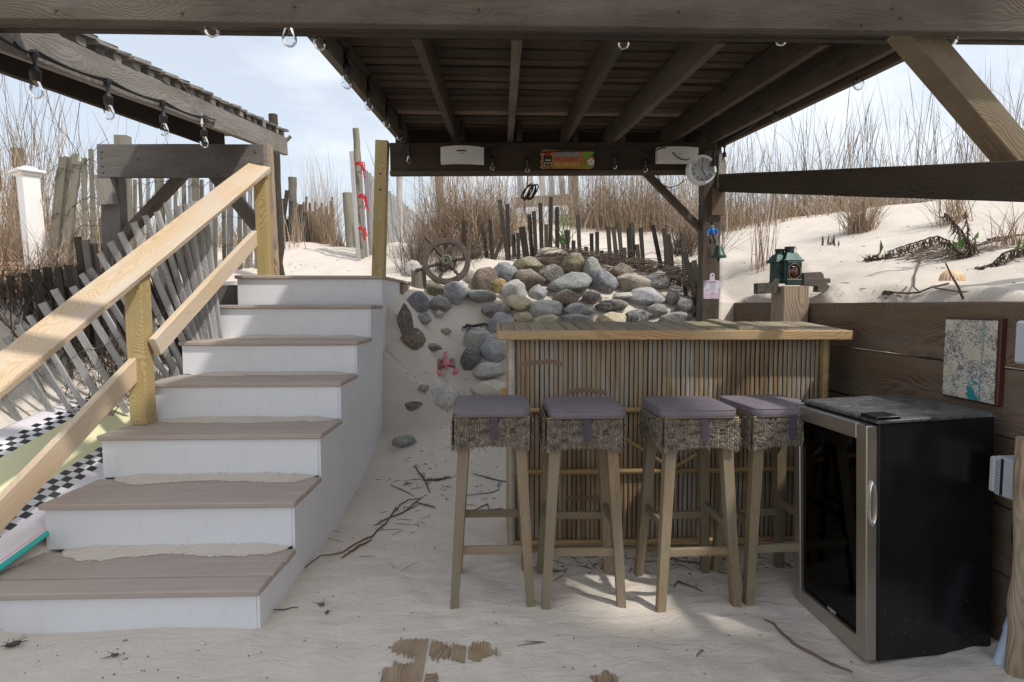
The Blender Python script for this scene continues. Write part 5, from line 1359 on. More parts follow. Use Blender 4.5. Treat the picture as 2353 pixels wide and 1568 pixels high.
# ================================================================ ON THE RIGHT WALL
def mapmat():
    m=mat('illustrated_map',rough=.35); t=NT(m); v=t.coord(rand=False); s=t.new('ShaderNodeSeparateXYZ',ins={0:v}); x,y=s.outputs[0],s.outputs[1]
    n=t.noise(v,7,4,.6); c=t.ramp(n,[(.35,(.60,.53,.38)),(.6,(.68,.66,.62))])
    k1=t.noise(t.new('ShaderNodeMapping',ins={'Vector':v,'Scale':(1,1.9,1)}).outputs[0],120,3,.8,.8); k2=t.noise(v,10,3,.6)
    k3=t.new('ShaderNodeTexVoronoi',feature='DISTANCE_TO_EDGE',ins={'Vector':v,'Scale':42.0}).outputs['Distance']
    lim=t.math('MULTIPLY_ADD',k2,-.45,.77)
    c=t.mix(t.math('MULTIPLY',t.math('GREATER_THAN',k1,lim),.85),c,(.05,.05,.05))
    c=t.mix(t.math('MULTIPLY',t.math('LESS_THAN',k3,.035),t.math('MULTIPLY',t.math('GREATER_THAN',k2,.48),.7)),c,(.07,.07,.06))
    river=t.math('LESS_THAN',t.math('ABSOLUTE',t.math('SUBTRACT',x,t.math('MULTIPLY_ADD',t.math('SINE',t.math('MULTIPLY',y,14)),.004,.055))),.0045); c=t.mix(t.math('MULTIPLY',river,.8),c,(.16,.30,.33))
    k4=t.noise(v,16,2,.5); d=t.new('ShaderNodeVectorMath',operation='DISTANCE',ins={0:v,1:(.012,-.118,0)}).outputs['Value']
    c=t.mix(t.math('MULTIPLY',t.math('LESS_THAN',d,.045),t.math('GREATER_THAN',k4,.47)),c,(.03,.26,.32))
    return t.out(c,.35)
P0,P1,P2_=PX(2178,731,wallx(2.1)-.012),PX(2309,731,wallx(1.95)-.012),PX(2309,944,wallx(1.95)-.012)
Y0m,Y1m=P0.y,P1.y; Z1m=(P0.z+P1.z)/2; Z0m=(P2_.z+PX(2186,905,wallx(2.1)-.012).z)/2
mp=empty('map_plaque',(wallx(2.05),(Y0m+Y1m)/2,Z0m),'illustrated map plaque in a dark red brown frame on the retaining wall','map plaque')
cw_=Y0m-Y1m; chh=Z1m-Z0m; yc=(Y0m+Y1m)/2; zc_=(Z0m+Z1m)/2
Mm=Matrix(((0,0,-1,wallx(yc)-.022),(-1,0,0,yc),(0,1,0,zc_),(0,0,0,1)))@Matrix.Rotation(-.028,4,'Y')
b=MB(); b.box(-cw_/2,cw_/2,-chh/2,chh/2,-.022,.0,.003); b.build('backing',mat('red_brown_wood',(.075,.022,.014),.5),mp,M=Mm)
rs=random.Random(3); pts=[]
n=40
for k in range(n): pts.append((-cw_/2+.003+(cw_-.016)*k/n,-chh/2+.006+rs.uniform(-.0012,.0012)))
for k in range(n): pts.append((cw_/2-.013+rs.uniform(-.0012,.0012),-chh/2+.006+(chh-.014)*k/n))
for k in range(n): pts.append((cw_/2-.013-(cw_-.016)*k/n,chh/2-.008+rs.uniform(-.0012,.0012)))
for k in range(n): pts.append((-cw_/2+.003+rs.uniform(-.0012,.0012),chh/2-.008-(chh-.014)*k/n))
b=MB(); b.poly(pts,Matrix.Identity(4),.002); b.build('map_sheet',mapmat(),mp,M=Mm@Matrix.Translation((0,0,.0005)))
# junction box, outlet cover, tag, stick, pipe
M_['gplast']=plain('grey_plastic',(.46,.50,.53),(.50,.54,.57),3,.4,.05,.001,rand=False)
jb=empty('junction_box',(1.75,1.87,1.02),'pale grey junction box at the right picture edge on the wall','junction box')
a=PX(2335,738,1.66); b=MB(); b.box(1.69,1.78,a.y-.16,a.y-.004,1.02,1.142,.008); b.build('box_body',M_['gplast'],jb,smooth=True); b=MB(); b.box(1.655,1.688,a.y-.16,a.y+.0,1.013,1.149,.008); b.build('box_lid',M_['gplast'],jb,smooth=True); b=MB(); b.box(1.688,1.6905,a.y-.16,a.y-.001,1.016,1.146); b.build('seal',M_['ink'],jb)
oc=empty('timer_box',(1.72,1.86,.52),'grey weatherproof outdoor timer box with vent slots beside the fridge','timer box')
tq_=PX(2300,1040,1.68); y1=tq_.y; b=MB(); b.box(1.655,1.745,y1-.30,y1-.004,.575,.705,.006); b.build('box_body',M_['gplast'],oc,smooth=True)
b=MB(); b.box(1.655,1.73,y1-.006,y1+.016,.580,.698,.010); b.build('box_lid',M_['gplast'],oc,smooth=True)
b=MB(); b.box(1.6535,1.6556,y1-.040,y1-.030,.58,.70); b.build('seal',M_['ink'],oc)
b=MB()
for k in range(12): b.box(1.6538,1.6556,y1-.026,y1-.010,.586+.009*k,.5905+.009*k)
b.build('vent_slots',mat('slot_shadow',(.25,.27,.28),.6),oc)
b=MB(); yy=PY(2340,1190,1.72); Mt=Matrix(((1,0,0,0),(0,0,1,0),(0,1,0,0),(0,0,0,1))); b.poly([(0,0),(.038,.012),(.030,.052),(-.012,.040)],Matrix.Translation(PY(2333,1202,1.74))@Mt,.001); b.build('paper_tag',M_['white'],label='white paper tag hanging below the timer box',cat='tag')
b=MB(); p=PY(2337,1225,1.76); b.box(p.x-.014,p.x+.014,1.75,1.77,p.z-.035,p.z+.03,.004); b.tube([p+V((0,0,.03)),PY(2345,1140,1.76)],.006,6); b.build('power_plug',M_['black'],smooth=True,label='black power plug hanging under the timer box',cat='plug')
pole('wooden_stick',PY(2368,1010,1.66),PY(2338,1493,1.72),.028,'wallp','thick brown stick leaning at the right picture edge beside the timer box','stick',wob=.012)
b=MB(); q0=PY(2308,1496,1.78); q1=PY(2345,1395,1.78); b.tube([q0-(q1-q0)*.3,q0.lerp(q1,.45)],.020,16); b.tube([q0.lerp(q1,.42),q0.lerp(q1,.70)],.0235,16); b.tube([q0.lerp(q1,.70),q0.lerp(q1,1.3)],.017,16)
b.build('drain_pipe',plain('blue_white_pvc',(.46,.56,.70),(.50,.60,.73),4,.35,.03,.001),smooth=True,label='pale blue PVC pipe end rising from the sand at the foot of the leaning stick',cat='pipe',sharp=40)
# ================================================================ DUNE GRASS
def grassmat(name,cols,rough=.85):
    m=mat(name,rough=rough,spec=.2); t=NT(m); g=t.new('ShaderNodeNewGeometry').outputs['Random Per Island']
    c=t.ramp(g,[(i/(len(cols)-1),c) for i,c in enumerate(cols)]); 
    return t.out(c,rough)
M_['grass']=grassmat('dry_dune_grass',[(.36,.265,.175),(.24,.17,.115),(.45,.355,.25),(.32,.215,.135),(.54,.46,.35),(.17,.12,.085)])
M_['stem']=grassmat('tall_grass_stems',[(.13,.105,.08),(.20,.155,.105),(.10,.085,.07),(.26,.20,.13)])
M_['brush']=grassmat('dark_dead_brush',[(.10,.075,.055),(.17,.13,.10),(.07,.05,.04),(.25,.20,.155)])
M_['leaf']=grassmat('green_leaf',[(.09,.17,.04),(.14,.22,.07),(.06,.12,.03)])
GR=random.Random(11)
def blade(mb,p,dirx,diry,h,curl,w,segs=4,head=False,droop=0):
    """ribbon that leans towards (dirx,diry) and bends over by curl"""
    L=math.hypot(dirx,diry) or 1; ux,uy=dirx/L,diry/L
    fa=GR.uniform(0,6.283); wx,wy=math.cos(fa),math.sin(fa)
    vs=[];fs=[]
    x,y,z=p; ang=math.atan(L); st=h/segs
    for i in range(segs+1):
        f=i/segs; ww=w*(1-.75*f) if not head else w*(1-.5*f)*(1.9 if f>.72 and f<.99 else 1)
        if i==segs: ww=w*.15
        vs.append((x-wx*ww/2,y-wy*ww/2,z)); vs.append((x+wx*ww/2,y+wy*ww/2,z))
        a=ang+curl*(f**1.5); x+=ux*math.sin(a)*st; y+=uy*math.sin(a)*st; z+=math.cos(a)*st
    for i in range(segs): fs.append((2*i,2*i+1,2*i+3,2*i+2))
    mb.add(vs,fs)
def tall(mb,x,y,h,w=.005):
    z=terrain(x,y)-.02; a=GR.uniform(0,6.28); l=GR.uniform(0,.24); k=GR.random(); blade(mb,(x,y,z),math.cos(a)*l,math.sin(a)*l,h*(1 if k<.6 else GR.uniform(.5,1)),GR.uniform(0,.4) if k<.6 else GR.uniform(.5,2.2),w,6,GR.random()<.5)
def short(mb,x,y,h,w=.005):
    z=terrain(x,y)-.02; a=GR.uniform(0,6.28); l=GR.uniform(.05,.7); blade(mb,(x,y,z),math.cos(a)*l,math.sin(a)*l,h,GR.uniform(.3,2.4),w,5)
def field(name,spots,label,kind='stuff',cat='grass',mt='grass',group=None):
    b=MB()
    for (x,y,rx,ry,nt,ht,ns,hs) in spots:
        for _ in range(nt):
            q=GR.gauss(0,.5),GR.gauss(0,.5); tall(b,x+q[0]*rx,y+q[1]*ry,ht*GR.uniform(.55,1.12),.0075)
        for _ in range(ns):
            q=GR.gauss(0,.5),GR.gauss(0,.5); short(b,x+q[0]*rx,y+q[1]*ry,hs*GR.uniform(.4,1.2),.0075)
    return b.build(name,M_[mt],label=label,cat=cat,kind=kind,group=group,M=Matrix.Identity(4))
def at(px,Y): 
    q=PY(px,500,Y); return q.x,q.y
S=[]
for px,Y,nt,ht,ns,hs in ((1700,7.4,22,1.3,80,.5),(1760,7.0,44,1.2,320,.65),(1830,7.6,44,1.2,260,.6),(1900,7.2,46,1.25,380,.65),(1985,7.6,48,1.25,300,.6),(2060,7.3,50,1.3,400,.65),(2140,7.7,44,1.3,320,.6),(2210,7.4,44,1.25,400,.65),(2290,7.0,110,1.7,260,.6),(2360,6.9,90,1.6,220,.6),(2450,7.0,80,1.5,150,.5),(2560,7.0,80,1.5,150,.5)):
    x,y=at(px,Y); S.append((x,y,.75,.7,nt,ht,ns,hs))
field('dune_grass',S,'belt of tall dry dune grass along the crest at right',mt='grass')
S=[]
for px,Y,nt,ht in ((1760,7.6,36,1.6),(1880,7.4,60,1.75),(1950,7.6,60,1.7),(2050,7.5,66,1.85),(2110,7.6,46,1.75),(2180,7.8,40,1.6),(2300,7.2,80,2.05),(2380,7.2,50,2.0),(1690,7.7,30,1.6)):
    x,y=at(px,Y); S.append((x,y,.9,.6,nt,ht,0,.4))
field('tall_grass_stems',S,'dark seed headed grass stems standing tall against the sky at right',mt='stem')
S=[]
for px,Y,rx,nt,ht,ns,hs in ((1020,6.7,.30,90,1.3,420,.75),(1060,6.5,.32,90,1.3,520,.75),(1105,6.5,.34,90,1.3,520,.8),(1150,6.7,.30,60,1.2,380,.7),(1010,7.1,.4,80,1.4,200,.8),(1180,7.4,.4,50,1.2,120,.6)):
    x,y=at(px,Y); S.append((x,y,rx,.35,nt,ht,ns,hs))
field('dune_grass',S,'thick tan grass mass behind the dark pickets above the ship wheel')
S=[]
for px,Y,rx,nt,ht,ns,hs in ((1330,7.9,.5,60,1.2,180,.6),(1390,7.5,.45,130,1.3,520,.8),(1450,7.4,.5,140,1.3,560,.8),(1510,7.6,.5,130,1.3,420,.75),(1570,7.3,.4,80,1.3,240,.7),(1600,6.4,.22,50,1.1,240,.7),(1670,6.9,.35,60,1.3,180,.6),(1640,7.6,.4,60,1.4,120,.6),(1270,8.2,.6,50,1.2,90,.5)):
    x,y=at(px,Y); S.append((x,y,rx,.4,nt,ht,ns,hs))
field('dune_grass',S,'tan grass standing behind the bar roof between the rail fence and the right post')
S=[]
for px,Y,rx,nt,ht,ns,hs in ((15,5.6,.35,50,1.5,600,.7),(45,5.4,.28,50,1.4,520,.6),(75,6.4,.4,60,1.5,260,.7),(-30,5.6,.4,60,1.5,300,.7),(120,6.6,.4,60,1.4,220,.6),(170,6.8,.4,60,1.3,200,.6),(230,7.0,.5,60,1.2,200,.55),(300,7.2,.5,30,1.0,130,.5),(380,7.4,.5,30,1.0,130,.5),(460,7.4,.5,30,1.0,140,.5),(540,7.4,.5,26,1.0,140,.5),(600,7.2,.4,26,1.0,120,.5)):
    x,y=at(px,Y); S.append((x,y,rx,.4,nt,ht,ns,hs))
field('dune_grass',S,'dry grass at far left around the white post and behind the slat fences')
S=[]
for px,Y,rx,nt,ht in ((10,6.6,.5,70,2.3),(60,6.8,.5,60,2.2),(130,7.0,.6,50,2.0),(200,7.2,.6,34,1.9),(-40,6.6,.5,60,2.2),(330,7.4,.6,14,1.9)):
    x,y=at(px,Y); S.append((x,y,rx,.4,nt,ht,0,.4))
field('tall_grass_stems',S,'thin tall grass stems against the sky at far left',mt='stem')
# low leafy ground between the slat fences
S=[]
for px,Y in ((60,4.3),(130,4.2),(200,4.3),(260,4.2)):
    x,y=at(px,Y); S.append((x,y,.3,.2,0,1,150,.5))
field('dead_stems',S,'tangle of dry bent stems growing through the dark slat fence at left',mt='grass')
S=[]
for px in range(-40,340,26):
    x,y=at(px,GR.uniform(3.7,4.15)); S.append((x,y,.22,.22,0,1,70,.42))
field('dead_brush',S,'dark tangled dead brush between the two slat fences at left',mt='brush')
# separate clumps
def clump(px,py,n,h,spread,label,mt='grass',Y=None,hw=.006,curl=1.2,nt=0,ht=1):
    p=GND(px,py) if Y is None else V((PY(px,py,Y).x,Y,terrain(PY(px,py,Y).x,Y))); b=MB()
    for _ in range(n):
        a=GR.uniform(0,6.28); l=abs(GR.gauss(0,spread)); x,y=p.x+GR.gauss(0,.05),p.y+GR.gauss(0,.04)
        blade(b,(x,y,terrain(x,y)-.02),math.cos(a)*l,math.sin(a)*l,h*GR.uniform(.4,1.1),GR.uniform(0,curl),hw,5)
    for _ in range(nt):
        a=GR.uniform(0,6.28); l=abs(GR.gauss(0,.12)); x,y=p.x+GR.gauss(0,.10),p.y+GR.gauss(0,.06)
        blade(b,(x,y,terrain(x,y)-.02),math.cos(a)*l,math.sin(a)*l,ht*GR.uniform(.6,1.1),GR.uniform(0,.3),hw*.8,5,GR.random()<.6)
    b.build('grass_clump',M_[mt],label=label,cat='grass clump',group='clumps of dune grass')
clump(752,556,420,.75,.30,'full tan grass clump between the low stubs and the short thick stub post',nt=60,ht=1.25,Y=7.9)
clump(725,553,120,.7,.3,'thinner grass clump just left of the full tan one',nt=40,ht=1.2,Y=8.1)
clump(683,556,60,.55,.12,'yellow green grass tuft at the foot of the round grey post',mt='grass',Y=7.8)
clump(775,565,120,.4,.5,'low curly grass at the foot of the short thick stub post',Y=7.5)
clump(1975,534,330,.52,.5,'spreading straw clump on the right dune face below the side rail')
clump(1755,612,34,1.0,.16,'sparse tall straw tuft on the dune left of the lantern',curl=.5)
clump(1640,640,60,.75,.9,'bare spreading stems low on the dune right of the post',mt='stem',curl=.4,Y=5.6)
clump(2330,560,60,.42,.5,'small straw tuft at the right picture edge on the dune',curl=1.5)
clump(2190,512,120,.5,.4,'dense straw tuft under the right end of the side rail',curl=1.2)
clump(955,585,170,.55,.65,'loose bare grass tuft left of the ship wheel on the sand',mt='stem',curl=.7,Y=5.95,nt=30,ht=.8)
clump(1026,600,260,.36,.8,'dark tangled brush behind the ship wheel',mt='brush',Y=5.78,curl=2.4)
clump(1085,590,150,.36,.9,'tangled brush between the ship wheel and the dark pickets',mt='brush',Y=5.95,curl=2.4)
clump(1600,640,120,.38,.9,'grey tangled brush among the last leaning pickets by the post',mt='brush',Y=5.5,curl=2.4)
clump(1570,590,200,.55,.6,'brown brush clump behind the last leaning pickets',mt='brush',Y=6.1,curl=1.8)
clump(1298,505,40,.45,.45,'fresh green shoots among the pickets below the rail fence',mt='leaf',Y=6.6,hw=.016,curl=1.0)
clump(1258,738,7,.10,.6,'small green shoot at the back edge of the bar top',mt='leaf',Y=5.0,hw=.014)
clump(1295,738,6,.12,.6,'second small green shoot right of the first at the bar top',mt='leaf',Y=5.0,hw=.014)
# brush mat woven along the foot of the dark pickets
b=MB()
for _ in range(520):
    px=GR.uniform(1230,1620); py=pw([(1230,590),(1400,600),(1560,640),(1620,690)],px)+GR.gauss(0,7)
    p=PY(px,py,pw([(1230,5.85),(1450,5.7),(1620,5.2)],px)+GR.uniform(-.15,.12)); p.z=max(p.z,terrain(p.x,p.y)+GR.uniform(0,.05))
    a=GR.gauss(0,.5); l=GR.uniform(.12,.5); q=p+V((math.cos(a)*l,GR.uniform(-.08,.08),math.sin(a)*l*.3)); m_=p.lerp(q,.5)+V((0,0,GR.uniform(-.02,.05)))
    b.tube([p,m_,q],[.003,.003,.0015],3,False)
b.build('dead_brush',M_['brush'],label='mat of dead twigs heaped against the foot of the dark pickets',cat='brush',kind='stuff',M=Matrix.Identity(4))
# straw litter
b=MB()
for (px0,px1,py0,py1,n,l0,Y) in ((1230,1640,588,690,160,.35,None),(940,1140,560,600,80,.3,None),(1150,1300,570,600,60,.3,None)):
    for _ in range(n):
        px,py=GR.uniform(px0,px1),GR.uniform(py0,py1); p=GND(px,py); a=GR.uniform(0,6.28); l=l0*GR.uniform(.3,1)
        pts=[]
        for k in range(4):
            x=p.x+math.cos(a)*l*k/3; y=p.y+math.sin(a)*l*.4*k/3; pts.append(V((x,y,terrain(x,y)+.008+.02*math.sin(k))))
        b.tube(pts,[.003,.003,.002,.001],3,False)
b.build('straw_litter',M_['grass'],label='straw scattered on the sand round the rock pile and pickets',cat='straw',kind='stuff',M=Matrix.Identity(4))
# ================================================================ DEAD SEASIDE PLANTS on the right dune
def zr_(a,b_): return 1960.8+a*.1759,429+b_*.1759
def plant(base,arcs,leaves,label,hang=True):
    p0=GND(*zr_(*base)); Y=p0.y; b=MB()
    for pts in arcs:
        P=[PY(*zr_(*q),Y+GR.uniform(-.04,.04)) for q in pts]
        for q in P:
            q.z=max(q.z,terrain(q.x,q.y)+.006)
        Q=[]
        for i in range(len(P)-1):
            for k in range(7): Q.append(P[i].lerp(P[i+1],k/7)+V((0,GR.uniform(-.004,.004),GR.uniform(-.003,.003))))
        Q.append(P[-1]); n=len(Q); b.tube(Q,[.0055*(1-.6*i/n)+.001 for i in range(n)],5,False)
        for i,q in enumerate(Q):
            if i<3: continue
            for _ in range(3):
                l=GR.uniform(.04,.115)*(1-.3*i/n); d=V((GR.uniform(-.5,.5),GR.uniform(-.5,.5),-1 if hang else GR.uniform(-.6,.3)))
                r1_=q+d*l*.5+V((GR.uniform(-.012,.012),0,0)); r2_=q+d*l+V((GR.uniform(-.03,.03),GR.uniform(-.02,.02),GR.uniform(0,.03)))
                r2_.z=max(r2_.z,terrain(r2_.x,r2_.y)+.003); b.tube([q,r1_,r2_],[.0022,.005,.0012],3,False,.4)
    root=b.build('dead_plant',M_['brush'],label=label,cat='plant',group='withered plants on the right dune')
    if leaves:
        b=MB()
        for (a,c_) in leaves:
            A=PY(*zr_(*a),Y-.03); B=PY(*zr_(*c_),Y-.03); m1=A.lerp(B,.5); d=(B-A); s_=V((d.z,0,-d.x)).normalized()*.013
            b.add([A,m1-s_+V((0,-.012,0)),B,m1+s_+V((0,-.012,0)),m1],[(0,1,4),(1,2,4),(2,3,4),(3,0,4)])
        b.build('green_leaf',M_['leaf'],root)
plant((1470,930),[[(1470,900),(1360,840),(1250,710),(1100,645),(900,700),(700,765),(450,850)],[(1510,930),(1500,640),(1470,330)],[(1490,760),(1430,600),(1330,480),(1190,345)],[(1500,900),(1530,800),(1600,700)]],[((1370,860),(1378,590)),((1545,720),(1640,585)),((1390,850),(1440,640)),((1350,820),(1280,700))],'big withered plant arching over the sand in the middle of the right dune')
plant((1600,800),[[(1590,800),(1850,670),(2000,655),(2120,660),(2260,690)]],[((2050,820),(2020,740)),((1790,720),(1730,680))],'withered plant arching towards the right picture edge')
plant((2300,900),[[(2300,860),(2150,800),(1950,880),(1800,1020),(1700,1150),(1630,1400)],[(1700,1150),(1580,1220)],[(1700,1150),(1750,1260)],[(2140,1010),(2170,850),(2250,800)]],[((2130,820),(2165,660)),((2180,830),(2240,720))],'withered plant drooping down the sand with seed sprays at its tip')
plant((340,960),[[(360,960),(280,900),(230,960),(180,1040)],[(350,980),(420,1050),(470,1120)],[(380,1060),(250,1090),(140,1130)]],[((345,900),(358,690)),((400,900),(480,930))],'low withered clump with one upright green leaf on the right dune',False)
b=MB()
for _ in range(70):
    a,c_=GR.uniform(430,1250),GR.uniform(900,1010); p=GND(*zr_(a,c_)); l=GR.uniform(.1,.45); an=GR.gauss(0,.25); pts=[]
    for k in range(4):
        x=p.x+math.cos(an)*l*k/3; y=p.y+math.sin(an)*l*k/3; pts.append(V((x,y,terrain(x,y)+.012+GR.uniform(0,.012))))
    b.tube(pts,.0025,3,False)
b.build('fallen_stems',M_['brush'],label='fallen stems lying under the big withered plant',cat='stems',kind='stuff',M=Matrix.Identity(4))
b=MB(); p=GND(*zr_(1450,1490)); Q=[PY(*zr_(*q),p.y-.0) for q in ((1205,1000),(1280,1160),(1370,1310),(1450,1500))]; b.tube(Q,[.003,.004,.005,.006],5)
b.build('leaning_stalk',M_['brush'],smooth=True,label='thin dark stalk leaning across in front of the orange seashell',cat='stalk')
b=MB()
for pts in ([(400,1390),(560,1410),(700,1420),(850,1410),(1000,1350),(1250,1290)],[(620,1410),(700,1330)],[(870,1410),(790,1340),(800,1180),(900,930)],[(1060,1350),(1300,1390),(1600,1420)],[(560,1440),(620,1460)]):
    Q=[]
    for q in pts:
        g=GND(*zr_(*q)); Q.append(g+V((0,0,.01)))
    b.tube(Q,.0045,4,False)
for _ in range(40):
    g=GND(*zr_(GR.uniform(390,520),1395+GR.gauss(0,14))); b.ell(g,(.008,.006,.006),5,4)
b.build('driftwood_twig',M_['brush'],label='long knotty twig lying on the sand behind the wall right of the lantern',cat='twig')
# dark sprouts on the dune
for (px,py,sc_,lb_) in ((1905,560,1.0,'dark dead sprout with upright points right of the lantern high on the sand'),(1925,566,.5,'tiny dark sprout right of the bigger one')):
    b=MB(); 
    for _ in range(int(16*sc_)):
        g=GND(px+GR.uniform(-16,14)*sc_,py+GR.uniform(-4,5)); h=GR.uniform(.02,.09)*sc_; b.tube([g-V((0,0,.01)),g+V((GR.uniform(-.01,.01),0,h))],[.008,.001],4)
    b.build('dead_sprout',M_['brush'],label=lb_,cat='sprout')
# ================================================================ TWIGS AND DEBRIS in the yard
def zt_(a,b_): return 784.3+a*.1615,1072.3+b_*.1615
def twig(pts,r,label,cat='twig',conv=zt_,mt='drift',extra=0,name='twig'):
    b=MB(); Q=[]
    def hit(a,c_):
        g=PZ(*conv(a,c_),.0)
        return g if g.y<3.3 else GND(*conv(a,c_))
    for i in range(len(pts)-1):
        for k in range(5):
            a=pts[i][0]+(pts[i+1][0]-pts[i][0])*k/5; c_=pts[i][1]+(pts[i+1][1]-pts[i][1])*k/5
            g=hit(a,c_); g.z=terrain(g.x,g.y)+r*.8+.002; Q.append(g)
    g=hit(*pts[-1]); g.z=terrain(g.x,g.y)+r; Q.append(g)
    b.tube(Q,[r*(1-.5*abs(2*i/len(Q)-1)) for i in range(len(Q))],5)
    for _ in range(extra):
        g=Q[GR.randrange(len(Q))]; a=GR.uniform(0,6.28); l=GR.uniform(.015,.05); b.tube([g,g+V((math.cos(a)*l,math.sin(a)*l,GR.uniform(0,.012)))],[.0016,.0008],3)
    b.build(name,M_[mt],smooth=True,label=label,cat=cat)
M_['twigm']=plain('brown_twig',(.20,.135,.085),(.11,.075,.05),30,.8,.3,.002)
twig([(-640,1560),(-300,1290),(0,1250),(200,1130),(420,1000),(590,870),(760,700),(830,560),(960,480),(1110,465)],.0045,'longest reed stalk running along the sand from the stair side up to the twig heap','reed',mt='twigm',extra=10,name='reed_stalk')
twig([(0,1350),(150,1240),(300,1130),(430,1070)],.006,'short thick reed lying just below the longest one','reed',mt='twigm',extra=6,name='reed_stalk')
twig([(470,850),(620,790),(860,720),(1060,650)],.0042,'curved dark twig crossing the longest reed',extra=8)
twig([(880,670),(1030,540),(1160,440)],.0042,'straight twig slanting above the curved dark twig',extra=3)
twig([(1050,520),(1200,560),(1340,595)],.0055,'reddish double twig pointing at the first stool leg',mt='twigm',extra=6)
twig([(700,270),(860,340),(1000,410)],.004,'thin brown twig at the top of the twig heap',mt='twigm')
twig([(1040,0),(1110,110),(1180,190),(1260,380)],.006,'dark forked twig behind the first stool leg',extra=14)
twig([(1180,215),(1380,200),(1560,170)],.007,'blackish seaweed stalk touching the first stool leg from the left',extra=30)
twig([(1890,120),(2010,150),(2200,200),(2353,230)],.0045,'dark twig between the legs of the first stool',extra=14)
twig([(1750,410),(1900,405),(2140,380),(2240,340),(2240,240)],.0028,'fine curved stem between the legs of the first stool',extra=8)
twig([(1860,700),(2000,655),(2130,625),(2300,620)],.004,'arched brown reed just above the upper stretcher of the first stool',mt='twigm')
def zf(a,b_): return (2500+a*.5695)/1.632,(1600+b_*.5695)/1.632
twig([(640,1265),(700,1285),(760,1360),(830,1420),(940,1455),(1040,1500),(1140,1535),(1225,1555)],.0055,'long curved brown reed on the sand in front of the fridge','reed',conv=zf,mt='twigm',name='reed_stalk')
twig([(45,1060),(80,1030),(150,1055),(240,1090)],.004,'small branching twig under the third stool',conv=zf,extra=8)
twig([(0,880),(120,890),(230,905),(300,940),(430,970)],.004,'dark reddish vine stem on the sand below the bar',conv=zf,mt='twigm',extra=10)
def zn(a,b_): return 857.8+a*.2344,1378.7+b_*.2344
twig([(1475,415),(1580,420),(1675,422)],.0018,'upper of two pine needles meeting at a point in the foreground sand','needle',conv=zn,mt='twigm',name='pine_needle')
twig([(1405,450),(1540,440),(1690,420)],.0018,'lower of two pine needles meeting at a point in the foreground sand','needle',conv=zn,mt='twigm',name='pine_needle')
def zs(a,b_): return a*.3646,(1600+b_*.595)/1.632
twig([(35,1400),(80,1390),(130,1372)],.010,'frayed piece of dark bark before the lowest riser at bottom left','bark',conv=zs,extra=26,name='bark_chip')
twig([(700,1472),(725,1468),(750,1462)],.006,'small dark bark chip on the sand below the lowest riser','bark',conv=zs,extra=5,name='bark_chip')
twig([(2005,1135),(2045,1135)],.008,'dark bark chip on the sand right of the lowest step','bark',conv=zs,extra=3,name='bark_chip')
twig([(2055,1195),(2068,1180)],.007,'black bark chip below the other one right of the lowest step','bark',conv=zs,extra=3,name='bark_chip')
twig([(1705,1158),(1780,1162),(1880,1158)],.003,'thin grey stem by the corner of the lowest riser',conv=zs,mt='twigm')
b=MB()
def crumb(px,py,l,r,k=1):
    g=GND(px,py); 
    for _ in range(k):
        x,y=g.x+GR.gauss(0,.012),g.y+GR.gauss(0,.012); a=GR.uniform(0,6.28); ll=l*GR.uniform(.4,1.3); z=terrain(x,y)+r*.7+.0015
        b.tube([(x,y,z),(x+math.cos(a)*ll*.5,y+math.sin(a)*ll*.5,z+GR.uniform(0,.003)),(x+math.cos(a)*ll,y+math.sin(a)*ll,z)],[r,r*1.2,r*.5],4)
for _ in range(34): crumb(GR.gauss(900,75),GR.gauss(1190,45),.09,.0011,1)
for _ in range(26): crumb(GR.gauss(975,35),GR.gauss(1110,10),.08,.0013,1)
for _ in range(110): crumb(GR.uniform(1240,1840),1276+abs(GR.gauss(0,22)),GR.choice((.012,.02,.07)),.0014,2)
for _ in range(55): crumb(GR.uniform(640,2000),GR.uniform(1150,1560),.010,.0014)
for _ in range(120): crumb(GR.uniform(930,1160),GR.uniform(780,1150),.022,.0018)
for _ in range(22): crumb(GR.uniform(0,640),GR.uniform(1480,1560),.007,.0016)
for _ in range(40): crumb(GR.uniform(640,1000),GR.uniform(560,628),.03,.0018)
for _ in range(70): crumb(GR.uniform(1660,2353),GR.uniform(500,690),.035,.0016)
b.build('beach_litter',mat('dark_plant_litter',(.045,.03,.022),.9),label='dark crumbs of bark, seaweed and stems scattered over the sand',cat='litter',kind='stuff',M=Matrix.Identity(4))
